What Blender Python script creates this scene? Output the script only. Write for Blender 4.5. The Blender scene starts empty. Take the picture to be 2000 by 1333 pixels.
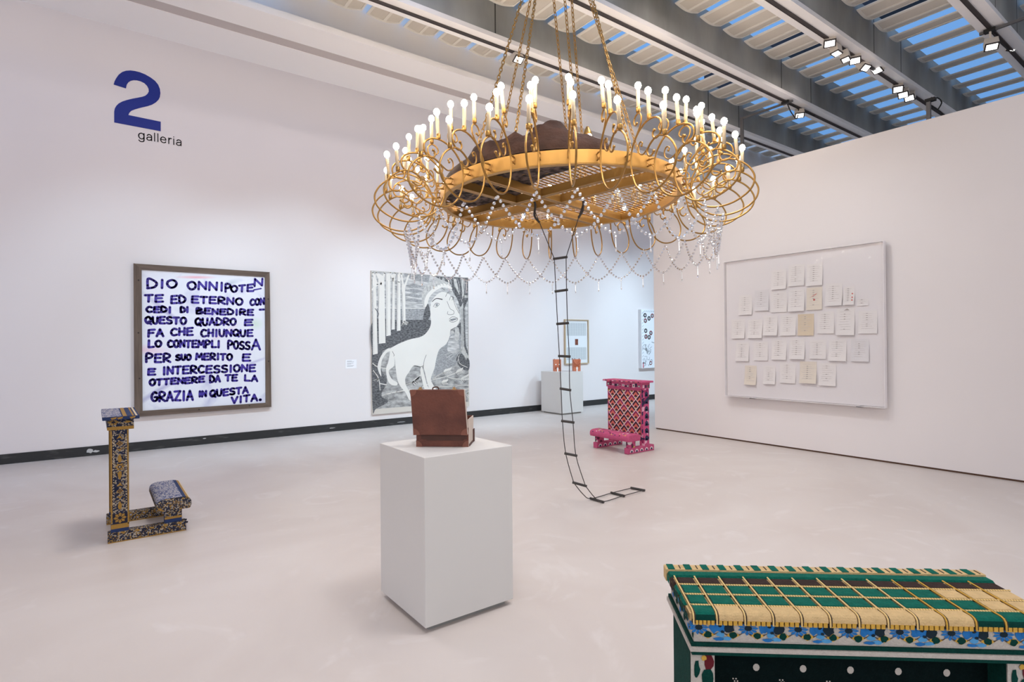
import bpy, math, random
from mathutils import Vector, Matrix, Quaternion
R = random.Random(7)
SC = bpy.context.scene
COL = SC.collection
PI = math.pi

# ------------------------------------------------------------------ camera
YAW, PIT, ROL, FPX = math.radians(36.461), math.radians(0.207), math.radians(-0.483), 1106.3
_f = Vector((math.sin(YAW), math.cos(YAW), 0)); _r = Vector((math.cos(YAW), -math.sin(YAW), 0)); _u = Vector((0, 0, 1))
CF = _f * math.cos(PIT) + _u * math.sin(PIT); _u2 = _u * math.cos(PIT) - _f * math.sin(PIT)
CR = _r * math.cos(ROL) + _u2 * math.sin(ROL); CU = _u2 * math.cos(ROL) - _r * math.sin(ROL)
CP = Vector((0, 0, 1.5))
cam = bpy.data.objects.new('camera', bpy.data.cameras.new('camera')); COL.objects.link(cam)
cam.data.sensor_width = 36.0; cam.data.lens = FPX / 2000 * 36; cam.data.clip_start = .02; cam.data.clip_end = 200
m = Matrix((CR, CU, -CF)).transposed().to_4x4(); m.translation = CP
cam.matrix_world = m
SC.camera = cam

# ------------------------------------------------------------------ view, world, lights
SC.view_settings.view_transform = 'Standard'; SC.view_settings.look = 'None'
SC.view_settings.exposure = 0.14; SC.view_settings.gamma = 1.0
SC.cycles.max_bounces = 8; SC.cycles.diffuse_bounces = 5; SC.cycles.glossy_bounces = 3
SC.cycles.transmission_bounces = 6; SC.cycles.transparent_max_bounces = 8
SC.cycles.caustics_reflective = False; SC.cycles.caustics_refractive = False
SC.cycles.sample_clamp_indirect = 3.0

w = bpy.data.worlds.new('sky'); SC.world = w; w.use_nodes = True
nt = w.node_tree; nt.nodes.clear()
def wn(t, **k):
    n = nt.nodes.new(t)
    for a, b in k.items(): setattr(n, a, b)
    return n
tc = wn('ShaderNodeTexCoord'); sx = wn('ShaderNodeSeparateXYZ'); rmp = wn('ShaderNodeValToRGB'); nz = wn('ShaderNodeTexNoise')
mx = wn('ShaderNodeMixRGB', blend_type='MULTIPLY'); bg = wn('ShaderNodeBackground'); out = wn('ShaderNodeOutputWorld')
nz.inputs['Scale'].default_value = 3.0
nt.links.new(tc.outputs['Generated'], sx.inputs[0]); nt.links.new(tc.outputs['Generated'], nz.inputs['Vector'])
nt.links.new(sx.outputs['Z'], rmp.inputs[0]); nt.links.new(rmp.outputs[0], mx.inputs[1]); nt.links.new(nz.outputs[0], mx.inputs[2])
mx.inputs[0].default_value = 0.25
mr = wn('ShaderNodeMapRange'); mr.inputs[1].default_value = .66; mr.inputs[2].default_value = .84; mb = wn('ShaderNodeMixRGB'); mb.inputs[2].default_value = (.8, 1.05, 1.3, 1)
nt.links.new(sx.outputs['Y'], mr.inputs[0]); nt.links.new(mr.outputs[0], mb.inputs[0]); nt.links.new(mx.outputs[0], mb.inputs[1]); nt.links.new(mb.outputs[0], bg.inputs[0]); nt.links.new(bg.outputs[0], out.inputs[0])
cr = rmp.color_ramp
cr.elements[0].position = 0.0; cr.elements[0].color = (.52, .49, .48, 1)
cr.elements[1].position = 1.0; cr.elements[1].color = (.45, .75, 1.2, 1)
for p, c in ((.06, (.95, .9, .88, 1)), (.2, (.8, .8, .84, 1)), (.3, (.13, .30, .62, 1)), (.6, (.17, .38, .78, 1))):
    e = cr.elements.new(p); e.color = c
bg.inputs[1].default_value = 1.2

def area(name, loc, tgt, size, power, col, sy=None):
    l = bpy.data.lights.new(name, 'AREA'); l.energy = power; l.color = col; l.size = size
    if sy: l.shape = 'RECTANGLE'; l.size_y = sy
    o = bpy.data.objects.new(name, l); COL.objects.link(o); o.location = loc
    o.rotation_euler = (Vector(tgt) - Vector(loc)).to_track_quat('-Z', 'Y').to_euler(); return o
def spot(name, loc, tgt, power, col, ang=70, blend=.7, rad=.06):
    l = bpy.data.lights.new(name, 'SPOT'); l.energy = power; l.color = col; l.spot_size = math.radians(ang); l.spot_blend = blend
    l.shadow_soft_size = rad
    o = bpy.data.objects.new(name, l); COL.objects.link(o); o.location = loc
    o.rotation_euler = (Vector(tgt) - Vector(loc)).to_track_quat('-Z', 'Y').to_euler(); return o
COOL = (.70, .93, 1.13); WARM = (1.0, .90, .80); NEU = (1, .97, .95)
# gallery light: unseen area fills added behind and beside the camera, and the track spots
area('rear_fill_light', (-1.5, -4.5, 4.2), (4, 5, 1.2), 6.0, 115, NEU, 3.0)
area('side_fill_light', (-5.0, 2.5, 3.6), (3, 5, 1.0), 4.0, 40, (1, .76, .62), 3.0)
area('blue_fill_light', (-4.2, 7.4, 1.6), (-.6, 9.9, 1.7), 1.6, 16, (.42, .45, 1.0), 2.4)  # unseen bluish lamp, added to tint the wall at the left edge
for x, p in ((0.6, 205), (2.6, 315), (5.0, 375), (6.6, 340), (9.6, 440), (11.6, 440)):
    spot('wall_wash_spot', (x, 5.25, 4.72), (x + .1, 9.7, 1.25), p, COOL, 62, .75)
co = area('upper_wall_fill', (7.0, 7.5, 5.2), (7.0, 9.72, 5.0), 22.0, 34, (1, .80, .66), .12)  # added area light hidden behind the soffit, brightens the upper left wall
for y, p in ((2.2, 30), (4.0, 120), (5.6, 25)):
    spot('partition_spot', (4.6, y, 4.72), (7.78, y, 1.9), p, (.9, .95, 1.0), 75, .9)
spot('far_hall_spot', (11.5, 5.2, 4.72), (9.5, 8.2, 0), 240, COOL, 80, .8)
for x, y, p in ((1.0, 5.25, 200), (2.4, 1.84, 190), (4.2, 2.97, 230), (5.6, 5.25, 190), (.4, 1.2, 110), (4.0, 1.2, 70)):
    spot('floor_spot', (x, y, 4.7), (x, y + .6, 0), p, (1, .95, .93), 110, 1.0, .45)
for x, p in ((-.3, 60), (2.2, 110), (4.8, 130), (7.4, 130)):
    spot('upper_wall_spot', (x, 1.84, 4.5), (x + .3, 9.7, 4.0), p, (1, .86, .77), 46, 1.0, .2)

# ------------------------------------------------------------------ materials
def srgb(r, g, b):
    f = lambda c: (c / 12.92 if c <= .04045 else ((c + .055) / 1.055) ** 2.4)
    return (f(r / 255), f(g / 255), f(b / 255), 1)
def mat(name, col, rough=.6, metal=0.0, spec=.4, var=0.0, scale=8.0, bump=0.0, bscale=60.0, emit=None, es=0.0, col2=None, stretch=None, detail=6.0, contrast=None):
    m = bpy.data.materials.new(name); m.use_nodes = True; t = m.node_tree; b = t.nodes['Principled BSDF']
    b.inputs['Base Color'].default_value = col; b.inputs['Roughness'].default_value = rough
    b.inputs['Metallic'].default_value = metal; b.inputs['Specular IOR Level'].default_value = spec
    co = t.nodes.new('ShaderNodeTexCoord'); mp = t.nodes.new('ShaderNodeMapping')
    t.links.new(co.outputs['Object'], mp.inputs[0])
    if stretch: mp.inputs['Scale'].default_value = stretch
    if col2 is None and var > 0: col2 = tuple(max(0, c * (1 - var)) for c in col[:3]) + (1,)
    if col2 is not None:
        n = t.nodes.new('ShaderNodeTexNoise'); n.inputs['Scale'].default_value = scale; n.inputs['Detail'].default_value = detail
        r = t.nodes.new('ShaderNodeValToRGB'); lo, hi = contrast or (.3, .7)
        r.color_ramp.elements[0].position = lo; r.color_ramp.elements[1].position = hi
        r.color_ramp.elements[0].color = col2; r.color_ramp.elements[1].color = col
        t.links.new(mp.outputs[0], n.inputs['Vector']); t.links.new(n.outputs[0], r.inputs[0]); t.links.new(r.outputs[0], b.inputs['Base Color'])
    if bump > 0:
        n2 = t.nodes.new('ShaderNodeTexNoise'); n2.inputs['Scale'].default_value = bscale; n2.inputs['Detail'].default_value = 4
        bp = t.nodes.new('ShaderNodeBump'); bp.inputs['Strength'].default_value = bump; bp.inputs['Distance'].default_value = .01
        t.links.new(mp.outputs[0], n2.inputs['Vector']); t.links.new(n2.outputs[0], bp.inputs['Height']); t.links.new(bp.outputs[0], b.inputs['Normal'])
    if emit:
        b.inputs['Emission Color'].default_value = emit; b.inputs['Emission Strength'].default_value = es
    return m
def speckle(name, stops, scale=40.0, rough=.85, kind='VORONOI', stretch=None, rnd=1.0, bump=.3):
    """woven pattern: cells coloured by a constant ramp"""
    m = bpy.data.materials.new(name); m.use_nodes = True; t = m.node_tree; b = t.nodes['Principled BSDF']
    b.inputs['Roughness'].default_value = rough; b.inputs['Specular IOR Level'].default_value = .2
    co = t.nodes.new('ShaderNodeTexCoord'); mp = t.nodes.new('ShaderNodeMapping'); t.links.new(co.outputs['Object'], mp.inputs[0])
    if stretch: mp.inputs['Scale'].default_value = stretch
    v = t.nodes.new('ShaderNodeTexVoronoi'); v.inputs['Scale'].default_value = scale; v.inputs['Randomness'].default_value = rnd
    t.links.new(mp.outputs[0], v.inputs['Vector'])
    r = t.nodes.new('ShaderNodeValToRGB'); r.color_ramp.interpolation = 'CONSTANT'
    for i, (p, c) in enumerate(stops):
        e = r.color_ramp.elements[i] if i < 2 else r.color_ramp.elements.new(p)
        e.position = p; e.color = c
    if kind == 'DIST': t.links.new(v.outputs['Distance'], r.inputs[0])
    else:
        sp = t.nodes.new('ShaderNodeSeparateColor'); t.links.new(v.outputs['Color'], sp.inputs[0]); t.links.new(sp.outputs[0], r.inputs[0])
    t.links.new(r.outputs[0], b.inputs['Base Color'])
    if bump:
        n2 = t.nodes.new('ShaderNodeTexNoise'); n2.inputs['Scale'].default_value = 300
        bp = t.nodes.new('ShaderNodeBump'); bp.inputs['Strength'].default_value = bump; bp.inputs['Distance'].default_value = .004
        t.links.new(co.outputs['Object'], n2.inputs['Vector']); t.links.new(n2.outputs[0], bp.inputs['Height']); t.links.new(bp.outputs[0], b.inputs['Normal'])
    return m
M = {}
M['wall'] = mat('wall_paint', srgb(228, 222, 220), .75, var=.03, scale=.6, spec=.25)
M['white'] = mat('white_paint', srgb(242, 240, 240), .55, var=.02, scale=1.5, spec=.3)
M['soffit'] = mat('soffit_paint', srgb(240, 238, 238), .7, spec=.25)
M['slot_shade'] = mat('slot_shade_grey', srgb(190, 182, 180), .8)
M['black'] = mat('black_skirting', srgb(42, 42, 42), .6, var=.4, scale=6, col2=srgb(88, 86, 84), contrast=(.22, .42), stretch=(.6, .6, 3))
M['scuff'] = mat('scuff_white', srgb(190, 190, 188), .8)
M['gap_shade'] = mat('brown_shade_gap', srgb(92, 66, 52), .8)
M['concrete'] = mat('raw_concrete', srgb(170, 172, 170), .85, scale=1.6, col2=srgb(126, 127, 125), bump=.15, bscale=30, stretch=(1, 1, .35), contrast=(.32, .68))
M['joint'] = mat('joint_dark', srgb(60, 60, 60), .9)
M['track'] = mat('track_dark', srgb(62, 56, 56), .6)
M['steel'] = mat('grey_steel', srgb(112, 110, 110), .45, metal=.6)
M['cable'] = mat('black_cable', srgb(28, 28, 28), .6)
M['louver_frame'] = mat('louver_frame_white', srgb(240, 236, 228), .7, spec=.2)
M['louver_panel'] = mat('louver_mesh_panel', srgb(218, 212, 202), .8, spec=.2)
M['truss'] = mat('roof_truss', srgb(38, 44, 58), .6)
M['fixture'] = mat('fixture_white', srgb(206, 198, 188), .5)
M['bezel'] = mat('fixture_bezel', srgb(45, 38, 36), .5)
M['lens'] = mat('fixture_lens', (1, 1, 1, 1), .5, emit=(1, .97, .93, 1), es=4.0)
M['gold'] = mat('gold_paint', srgb(174, 134, 74), .36, metal=.85, var=.22, scale=5, spec=.5)
M['gold_rim'] = mat('gold_rim', srgb(196, 152, 84), .46, metal=.7, var=.14, scale=3, spec=.5)
M['gold_dull'] = mat('gold_dull', srgb(196, 150, 80), .45, metal=.35, var=.2, scale=4)
M['gold_bright'] = mat('gold_bright', srgb(222, 178, 108), .3, metal=.85, var=.12, scale=6)
M['chain'] = mat('chain_brass', srgb(176, 138, 82), .35, metal=.9)
M['candle'] = mat('candle_sleeve', srgb(206, 188, 158), .5)
M['bulb'] = mat('lit_bulb', (1, 1, 1, 1), .4, emit=(1.0, .83, .64, 1), es=62.0)
M['bead'] = mat('crystal_bead', (.92, .92, .93, 1), .04, metal=.9, spec=.8)
M['drop'] = mat('crystal_drop', (.95, .95, .96, 1), .06, metal=.75, spec=.8)
M['coat'] = mat('brown_padding', srgb(62, 42, 34), .75, var=.5, scale=9, bump=.8, bscale=26, spec=.15)
M['fur'] = mat('dark_fur', srgb(112, 94, 86), .9, scale=16, col2=srgb(40, 33, 31), bump=.9, bscale=40, contrast=(.4, .62))
M['rope'] = mat('dark_rope', srgb(66, 62, 60), .8)
M['rung'] = mat('dark_rung', srgb(58, 54, 52), .6)

# floor: pale resin, mottled
def floor_mat():
    m = bpy.data.materials.new('resin_floor'); m.use_nodes = True; t = m.node_tree; b = t.nodes['Principled BSDF']
    co = t.nodes.new('ShaderNodeTexCoord')
    n = t.nodes.new('ShaderNodeTexNoise'); n.inputs['Scale'].default_value = .55; n.inputs['Detail'].default_value = 8; n.inputs['Distortion'].default_value = 1.6
    r = t.nodes.new('ShaderNodeValToRGB'); r.color_ramp.elements[0].position = .36; r.color_ramp.elements[1].position = .66
    r.color_ramp.elements[0].color = srgb(203, 193, 186); r.color_ramp.elements[1].color = srgb(213, 205, 199)
    n2 = t.nodes.new('ShaderNodeTexNoise'); n2.inputs['Scale'].default_value = 1.3; n2.inputs['Detail'].default_value = 9; n2.inputs['Distortion'].default_value = 3
    r2 = t.nodes.new('ShaderNodeValToRGB'); r2.color_ramp.elements[0].position = .58; r2.color_ramp.elements[1].position = .8
    r2.color_ramp.elements[0].color = (0, 0, 0, 1); r2.color_ramp.elements[1].color = (.42, .42, .42, 1)
    mxx = t.nodes.new('ShaderNodeMixRGB'); mxx.inputs[2].default_value = srgb(232, 228, 226)
    for q in (n, n2): t.links.new(co.outputs['Object'], q.inputs['Vector'])
    t.links.new(n.outputs[0], r.inputs[0]); t.links.new(n2.outputs[0], r2.inputs[0]); t.links.new(r.outputs[0], mxx.inputs[1]); t.links.new(r2.outputs[0], mxx.inputs[0])
    t.links.new(mxx.outputs[0], b.inputs['Base Color'])
    rr = t.nodes.new('ShaderNodeMapRange'); rr.inputs[3].default_value = .3; rr.inputs[4].default_value = .46
    t.links.new(n.outputs[0], rr.inputs[0]); t.links.new(rr.outputs[0], b.inputs['Roughness']); b.inputs['Specular IOR Level'].default_value = .35
    return m
M['floor'] = floor_mat()

# ------------------------------------------------------------------ mesh builder
class MB:
    def __init__(s): s.v = []; s.f = []; s.m = []
    def add(s, vs, fs, m=0):
        o = len(s.v); s.v += [tuple(p) for p in vs]; s.f += [tuple(i + o for i in f) for f in fs]; s.m += [m] * len(fs); return s
    def box(s, x0, x1, y0, y1, z0, z1, m=0):
        return s.add([(x0, y0, z0), (x1, y0, z0), (x1, y1, z0), (x0, y1, z0), (x0, y0, z1), (x1, y0, z1), (x1, y1, z1), (x0, y1, z1)],
                     [(3, 2, 1, 0), (4, 5, 6, 7), (0, 1, 5, 4), (1, 2, 6, 5), (2, 3, 7, 6), (3, 0, 4, 7)], m)
    def poly(s, pts, m=0): return s.add(pts, [tuple(range(len(pts)))], m)
    def prism(s, pts, off, m=0):
        n = len(pts); off = Vector(off); a = [Vector(p) for p in pts]; b = [p + off for p in a]
        return s.add(a + b, [tuple(range(n))[::-1], tuple(range(n, 2 * n))] + [(i, (i + 1) % n, n + (i + 1) % n, n + i) for i in range(n)], m)
    def tube(s, pts, r, n=8, m=0, closed=False):
        pts = [Vector(p) for p in pts]; k = len(pts)
        rs = r if isinstance(r, (list, tuple)) else [r] * k
        tans = []
        for i in range(k):
            a = pts[(i - 1) % k] if (closed or i > 0) else pts[0]; b = pts[(i + 1) % k] if (closed or i < k - 1) else pts[-1]
            d = (b - a); tans.append(d.normalized() if d.length > 1e-9 else Vector((0, 0, 1)))
        nr = tans[0].orthogonal().normalized(); rings = []; vs = []
        for i in range(k):
            if i:
                q = tans[i - 1].rotation_difference(tans[i]); nr = (q @ nr); nr = (nr - tans[i] * nr.dot(tans[i])).normalized()
            bi = tans[i].cross(nr)
            vs += [pts[i] + (nr * math.cos(2 * PI * j / n) + bi * math.sin(2 * PI * j / n)) * rs[i] for j in range(n)]
        fs = []
        for i in range(k if closed else k - 1):
            i2 = (i + 1) % k
            fs += [(i * n + j, i * n + (j + 1) % n, i2 * n + (j + 1) % n, i2 * n + j) for j in range(n)]
        if not closed: fs += [tuple(range(n))[::-1], tuple(range((k - 1) * n, k * n))]
        return s.add(vs, fs, m)
    def lathe(s, prof, c=(0, 0, 0), n=12, m=0):
        vs = []; k = len(prof)
        for r, z in prof: vs += [(c[0] + r * math.cos(2 * PI * j / n), c[1] + r * math.sin(2 * PI * j / n), c[2] + z) for j in range(n)]
        fs = [(i * n + j, i * n + (j + 1) % n, (i + 1) * n + (j + 1) % n, (i + 1) * n + j) for i in range(k - 1) for j in range(n)]
        fs += [tuple(range(n))[::-1], tuple(range((k - 1) * n, k * n))]
        return s.add(vs, fs, m)
    def ball(s, c, r, nu=8, nv=6, m=0, sz=1.0):
        return s.lathe([(max(r * math.sin(PI * i / nv), 1e-5), -r * sz * math.cos(PI * i / nv)) for i in range(nv + 1)], c, nu, m)
    def build(s, name, mats, parent=None, smooth=False, bevel=0.0, loc=None, sub=0):
        me = bpy.data.meshes.new(name); me.from_pydata(s.v, [], s.f)
        for x in (mats if isinstance(mats, (list, tuple)) else [mats]): me.materials.append(M[x] if isinstance(x, str) else x)
        if any(s.m): me.polygons.foreach_set('material_index', s.m)
        if smooth: me.polygons.foreach_set('use_smooth', [True] * len(s.f))
        me.update(); o = bpy.data.objects.new(name, me); COL.objects.link(o)
        if parent is not None: o.parent = parent
        if loc: o.location = loc
        if bevel:
            b = o.modifiers.new('bevel', 'BEVEL'); b.width = bevel; b.segments = 2; b.limit_method = 'ANGLE'
        return o
def crom(pts, k=6, closed=False):
    P = [Vector(p) for p in pts]; n = len(P); out = []
    for i in range(n if closed else n - 1):
        g = (lambda j: P[j % n]) if closed else (lambda j: P[max(0, min(n - 1, j))])
        p0, p1, p2, p3 = g(i - 1), g(i), g(i + 1), g(i + 2)
        for j in range(k):
            t = j / k
            out.append(.5 * ((2 * p1) + (p2 - p0) * t + (2 * p0 - 5 * p1 + 4 * p2 - p3) * t * t + (3 * p1 - p0 - 3 * p2 + p3) * t ** 3))
    if not closed: out.append(P[-1])
    return out
def thing(name, label, cat, loc=(0, 0, 0), rz=0.0, group=None):
    o = bpy.data.objects.new(name, None); COL.objects.link(o); o.empty_display_size = .1
    o.location = loc; o.rotation_euler = (0, 0, rz); o['label'] = label; o['category'] = cat
    if group: o['group'] = group
    return o
def tag(o, label, cat, group=None):
    o['label'] = label; o['category'] = cat
    if group: o['group'] = group
    return o
def struct(o, label=None):
    o['kind'] = 'structure'
    if label: o['label'] = label
    return o
def dup(o, parent):
    c = o.copy(); COL.objects.link(c); c.parent = parent; return c
# pixel of the photograph (2000x1333) -> point on a plane of the room
def ray(x, y): return CF * FPX + CR * (x - 1000) - CU * (y - 666.5)
def on(x, y, ax, val):
    d = ray(x, y); return CP + d * ((val - CP[ax]) / d[ax])
def dep(x, y, D): return CP + ray(x, y) * (D / FPX)

# ------------------------------------------------------------------ room
WY, WX = 9.72, 7.78
struct(MB().box(-8, 30, -8, WY + .3, -.2, 0).build('floor', 'floor'))
struct(MB().box(-8, 30, WY, WY + .3, 0, 6.4).build('wall_left', 'wall'))
struct(MB().box(WX, WX + .28, -3.0, 6.40, .022, 4.05).build('wall_right', 'wall'))
struct(MB().box(WX + .012, WX + .26, -3.0, 6.385, 0, .022).build('shadow_gap_right', 'gap_shade'))  # shadow gap under the wall, its shade put into the dark brown
struct(MB().box(24, 24.3, -8, WY, 0, 7.2).build('wall_back', 'wall'))
b = MB().box(-8, 30, WY - .014, WY, 0, .128, 0)
for x, z, sx_, sz_ in ((-.05, .07, .05, .035), (.02, .055, .04, .02), (1.35, .09, .025, .008), (3.3, .06, .06, .006), (4.6, .05, .1, .006), (8.2, .06, .08, .006)):
    pts = [(x + sx_ * math.cos(a * PI / 5) * R.uniform(.6, 1.1), WY - .0155, z + sz_ * math.sin(a * PI / 5) * R.uniform(.6, 1.1)) for a in range(10)]
    b.poly(pts, 1)
struct(b.build('baseboard_left', ['black', 'scuff']))
# ceiling: soffit strip by the left wall, slot, solid slabs outside the louvred field
struct(MB().box(-8, 30, 6.12, 6.53, 4.9, 4.97).box(-8, 30, 6.70, 7.31, 4.9, 4.97).build('ceiling_soffit', 'soffit'))
struct(MB().box(-8, 30, 6.27, 7.31, 4.97, 5.5).build('ceiling_edge_beam', 'soffit'))
struct(MB().box(-8, 30, 6.53, 6.70, 4.904, 4.969).build('trim_1', 'slot_shade'))  # nearly flush strip; the shade of the slot is put into its grey
struct(MB().box(-8, 30, 7.9, WY + .3, 6.4, 6.45).box(-8, 30, -8, .45, 5.3, 5.5).box(-8, .9, .45, 6.27, 5.3, 5.5).box(16.5, 30, .45, 6.27, 5.4, 5.6).build('ceiling', 'white'))
TRK = [5.25, 4.11, 2.973, 1.836, .70]
for i, y in enumerate(TRK):
    b = MB().box(-8, 30, y - .115, y + .10, 4.93, 5.43, 0)
    for x in (3.6, 7.55, 8.37, 12.3, 13.1):
        b.box(x - .008, x + .008, y - .1155, y - .10, 4.94, 5.42, 1)
    struct(b.build('ceiling_beam_%d' % (i + 1), ['concrete', 'joint']))
    struct(MB().box(-8, 30, y - .12, y + .105, 4.885, 4.935).build('trim_%d' % (i + 2), 'white'))
# dark roof members over the louvers
struct(MB().box(9.1, 9.6, .5, 6.27, 6.25, 6.6).build('ceiling_roof_truss', 'truss'))
for y in (2.25, 1.1):
    struct(MB().box(1, 20, y, y + .12, 6.4, 6.55).build('ceiling_roof_purlin', 'truss'))

TN = ['nearest the left wall', 'above the rope ladder chandelier', 'with the bank of spotlights', 'at the upper right corner', 'beyond']
tl = ['dark light track in the white beam nearest the left wall', 'dark light track in the white beam running behind the chandelier chains',
      'dark light track carrying the long row of lit spotlights', 'dark light track in the upper right corner crossed by a steel arm']
for i in range(4):
    y = TRK[i]
    tag(MB().box(-6, 26, y - .016, y + .016, 4.874, 4.887).box(-6, 26, y - .02, y - .016, 4.870, 4.887).box(-6, 26, y + .016, y + .02, 4.870, 4.887).build('light_track', 'track'), tl[i], 'light track', 'ceiling light tracks')

# louvers
def louver(L):
    us = [0, .028, .19, .228, .392, .42]; vs = [0, .035, L - .035, L]; sag = .036; th = .012
    zf = lambda u: -sag * math.sin(PI * u / .42)
    fr = MB(); pn = [MB(), MB()]
    for i in range(5):
        k = 5 if i in (1, 3) else 1
        for j in range(3):
            pan = i in (1, 3) and j == 1
            for q in range(k):
                u0 = us[i] + (us[i + 1] - us[i]) * q / k; u1 = us[i] + (us[i + 1] - us[i]) * (q + 1) / k
                t = pn[(i - 1) // 2] if pan else fr; dz = .006 if pan else 0; hh = .003 if pan else th
                a, c = zf(u0) + dz, zf(u1) + dz
                t.add([(u0, vs[j], a), (u1, vs[j], c), (u1, vs[j + 1], c), (u0, vs[j + 1], a), (u0, vs[j], a + hh), (u1, vs[j], c + hh), (u1, vs[j + 1], c + hh), (u0, vs[j + 1], a + hh)],
                      [(3, 2, 1, 0), (4, 5, 6, 7), (0, 1, 5, 4), (1, 2, 6, 5), (2, 3, 7, 6), (3, 0, 4, 7)])
    return fr, pn
rows = [(5.365, 6.262, 1.2, 14.5, 'pale curved roof louver in the bright row beside the left wall', 'roof louvers beside the left wall', 2.095, .468),
        (4.225, 5.128, 2.9, 12.6, 'pale curved roof louver in the row behind the chandelier chains', 'roof louvers behind the chandelier chains', 2.053, .4605),
        (3.088, 3.988, 4.2, 12.0, 'pale curved roof louver in the row below the long bank of lit spotlights', 'roof louvers below the bank of spotlights', 2.03, .4605),
        (1.95, 2.852, 5.3, 12.0, 'pale curved roof louver in the row with dark roof steel showing through', 'roof louvers with dark steel behind', 2.0, .4605),
        (.815, 1.712, 6.8, 12.0, 'pale curved roof louver at the top right, past the crossing steel arm', 'roof louvers past the steel arm', 2.0, .4605)]
for y0, y1, xa, xb, lab, grp, org, pit in rows:
    fr, pn = louver(y1 - y0); first = None
    k = math.ceil((xa - org) / pit)
    while org + k * pit < xb:
        x = org + k * pit; k += 1
        if first is None:
            o = fr.build('roof_louver', 'louver_frame'); kids = [p.build('panel', 'louver_panel', o) for p in pn]; first = (o, kids)
        else:
            o = first[0].copy(); COL.objects.link(o); [dup(q, o) for q in first[1]]
        steep = x > 8.3 or (y0 < 2.5 and x > 7.8)
        o.location = (x, y0, 5.262 if steep else 5.288); o.rotation_euler = (0, -math.radians(13 if steep else 4.2), 0)
        if y0 > 5.3: o.location.z = 5.335
        if y0 > 5.3: o.rotation_euler = (0, -math.radians(3), 0)
        tag(o, lab, 'louver', grp)

# spotlights on the tracks
def fixture(px, py, tr, tgt, lab, lit=False, s=1.0):
    y = TRK[tr]; P = on(px, py, 2, 4.735)
    P = dep(px, py, (on(px, py, 1, y - .02) - CP).dot(CF))
    t = thing('track_spotlight', lab, 'spotlight', P, 0, 'track spotlights')
    d = (Vector(tgt) - P).normalized(); q = d.to_track_quat('-Z', 'Y').to_matrix().to_4x4()
    t.rotation_euler = q.to_euler()
    h = MB().box(-.06 * s, .06 * s, -.045 * s, .045 * s, .008, .10 * s).build('housing', 'fixture', t, bevel=.004)
    MB().box(-.062 * s, .062 * s, -.047 * s, .047 * s, .0, .010).build('bezel', 'bezel', t)
    MB().box(-.048 * s, .048 * s, -.034 * s, .034 * s, -.003, .002).build('lens', 'lens', t)
    inv = q.inverted()
    top = inv @ (Vector((P.x, y, 4.875)) - P) if False else inv.to_3x3() @ (Vector((P.x + .03, y, 4.872)) - P)
    hb = Vector((0, 0, .09 * s))
    MB().tube([hb, hb.lerp(top, .5), top], .011, 8).build('yoke', 'fixture', t)
    return t
FX = [(1620.7, 85.4, 2, (4.2, 1.6, 0), 'lit spotlight first in the long row of the bank, tilted most'), (1634, 105, 2, (6.8, 2.2, 0), 'lit spotlight second in the long row of the bank, pointing down'),
      (1652, 117, 2, (7.2, 2.2, 0), 'lit spotlight third in the long row, pointing down'), (1670, 119, 2, (4.6, 1.8, .5), 'brightly lit spotlight fourth in the long row of the bank'),
      (1691, 133, 2, (7.0, .4, 1), 'lit spotlight fifth in the long row, seen edge on'), (1713, 138, 2, (5.0, 3.6, 0), 'lit spotlight last in the long row of six'),
      (1754, 175, 2, (4.6, 1.2, .5), 'brightest of the three clustered spotlights nearer the partition wall'), (1764, 186, 2, (4.8, 2.2, 0), 'middle one of the three clustered spotlights nearer the partition wall'),
      (1776, 192, 2, (4.8, 2.4, 0), 'last of the three clustered spotlights, closest to the steel post'),
      (1937, 92, 3, (5.5, .8, 0), 'glaring spotlight hanging below the crossing steel arm'), (1978, 93, 3, (7.2, -2, 1.5), 'edge-on spotlight at the far upper right beside a glaring one'),
      (1562, 226, 1, (6, 2.5, 0), 'glaring lone spotlight with loose black cables beside the steel arm'), (1013, 117, 0, (4, 2.0, 0), 'small lit spotlight between the chandelier chains on the left beam')]
for f in FX: fixture(*f)
# steel braces between partition and tracks
def brace(lab, segs, clamp, cables):
    t = thing('steel_brace', lab, 'brace', tuple(segs[0][0]), 0, 'steel braces above the partition')
    o = Vector(segs[0][0])
    for n, (a, b_, r) in zip(('post', 'arm'), [s_ for s_ in segs]):
        MB().tube([Vector(a) - o, Vector(b_) - o], r, 4).build(n, 'steel', t)
    MB().box(clamp[0] - .03 - o.x, clamp[0] + .03 - o.x, clamp[1] - .05 - o.y, clamp[1] + .05 - o.y, clamp[2] - .03 - o.z, clamp[2] + .005 - o.z).build('clamp', 'cable', t)
    for c in cables: MB().tube([Vector(p) - o for p in crom(c, 5)], .008, 6).build('cable', 'cable', t)
    return t
brace('grey steel post with long arm reaching to the track behind the chandelier', [((7.86, 4.77, 4.05), (7.86, 4.77, 4.86), .028), ((7.86, 4.78, 4.85), (7.86, 4.0, 4.85), .018)], (7.86, 4.1, 4.87),
      [[(7.9, 4.1, 4.86), (8.0, 4.1, 4.76), (8.16, 4.1, 4.70), (8.22, 4.1, 4.84)], [(7.95, 4.1, 4.87), (8.3, 4.1, 4.85), (8.7, 4.1, 4.865)]])
brace('short grey steel post on the partition top beside three spotlights', [((7.9, 2.42, 4.05), (7.9, 2.42, 4.31), .028), ((7.9, 2.42, 4.29), (7.9, 2.38, 4.33), .02)], (7.9, 2.40, 4.32),
      [[(7.9, 2.40, 4.30), (7.98, 2.36, 4.34), (8.06, 2.34, 4.30), (8.02, 2.36, 4.22)], [(7.9, 2.42, 4.27), (8.1, 2.36, 4.2), (8.3, 2.3, 4.08)]])
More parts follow.
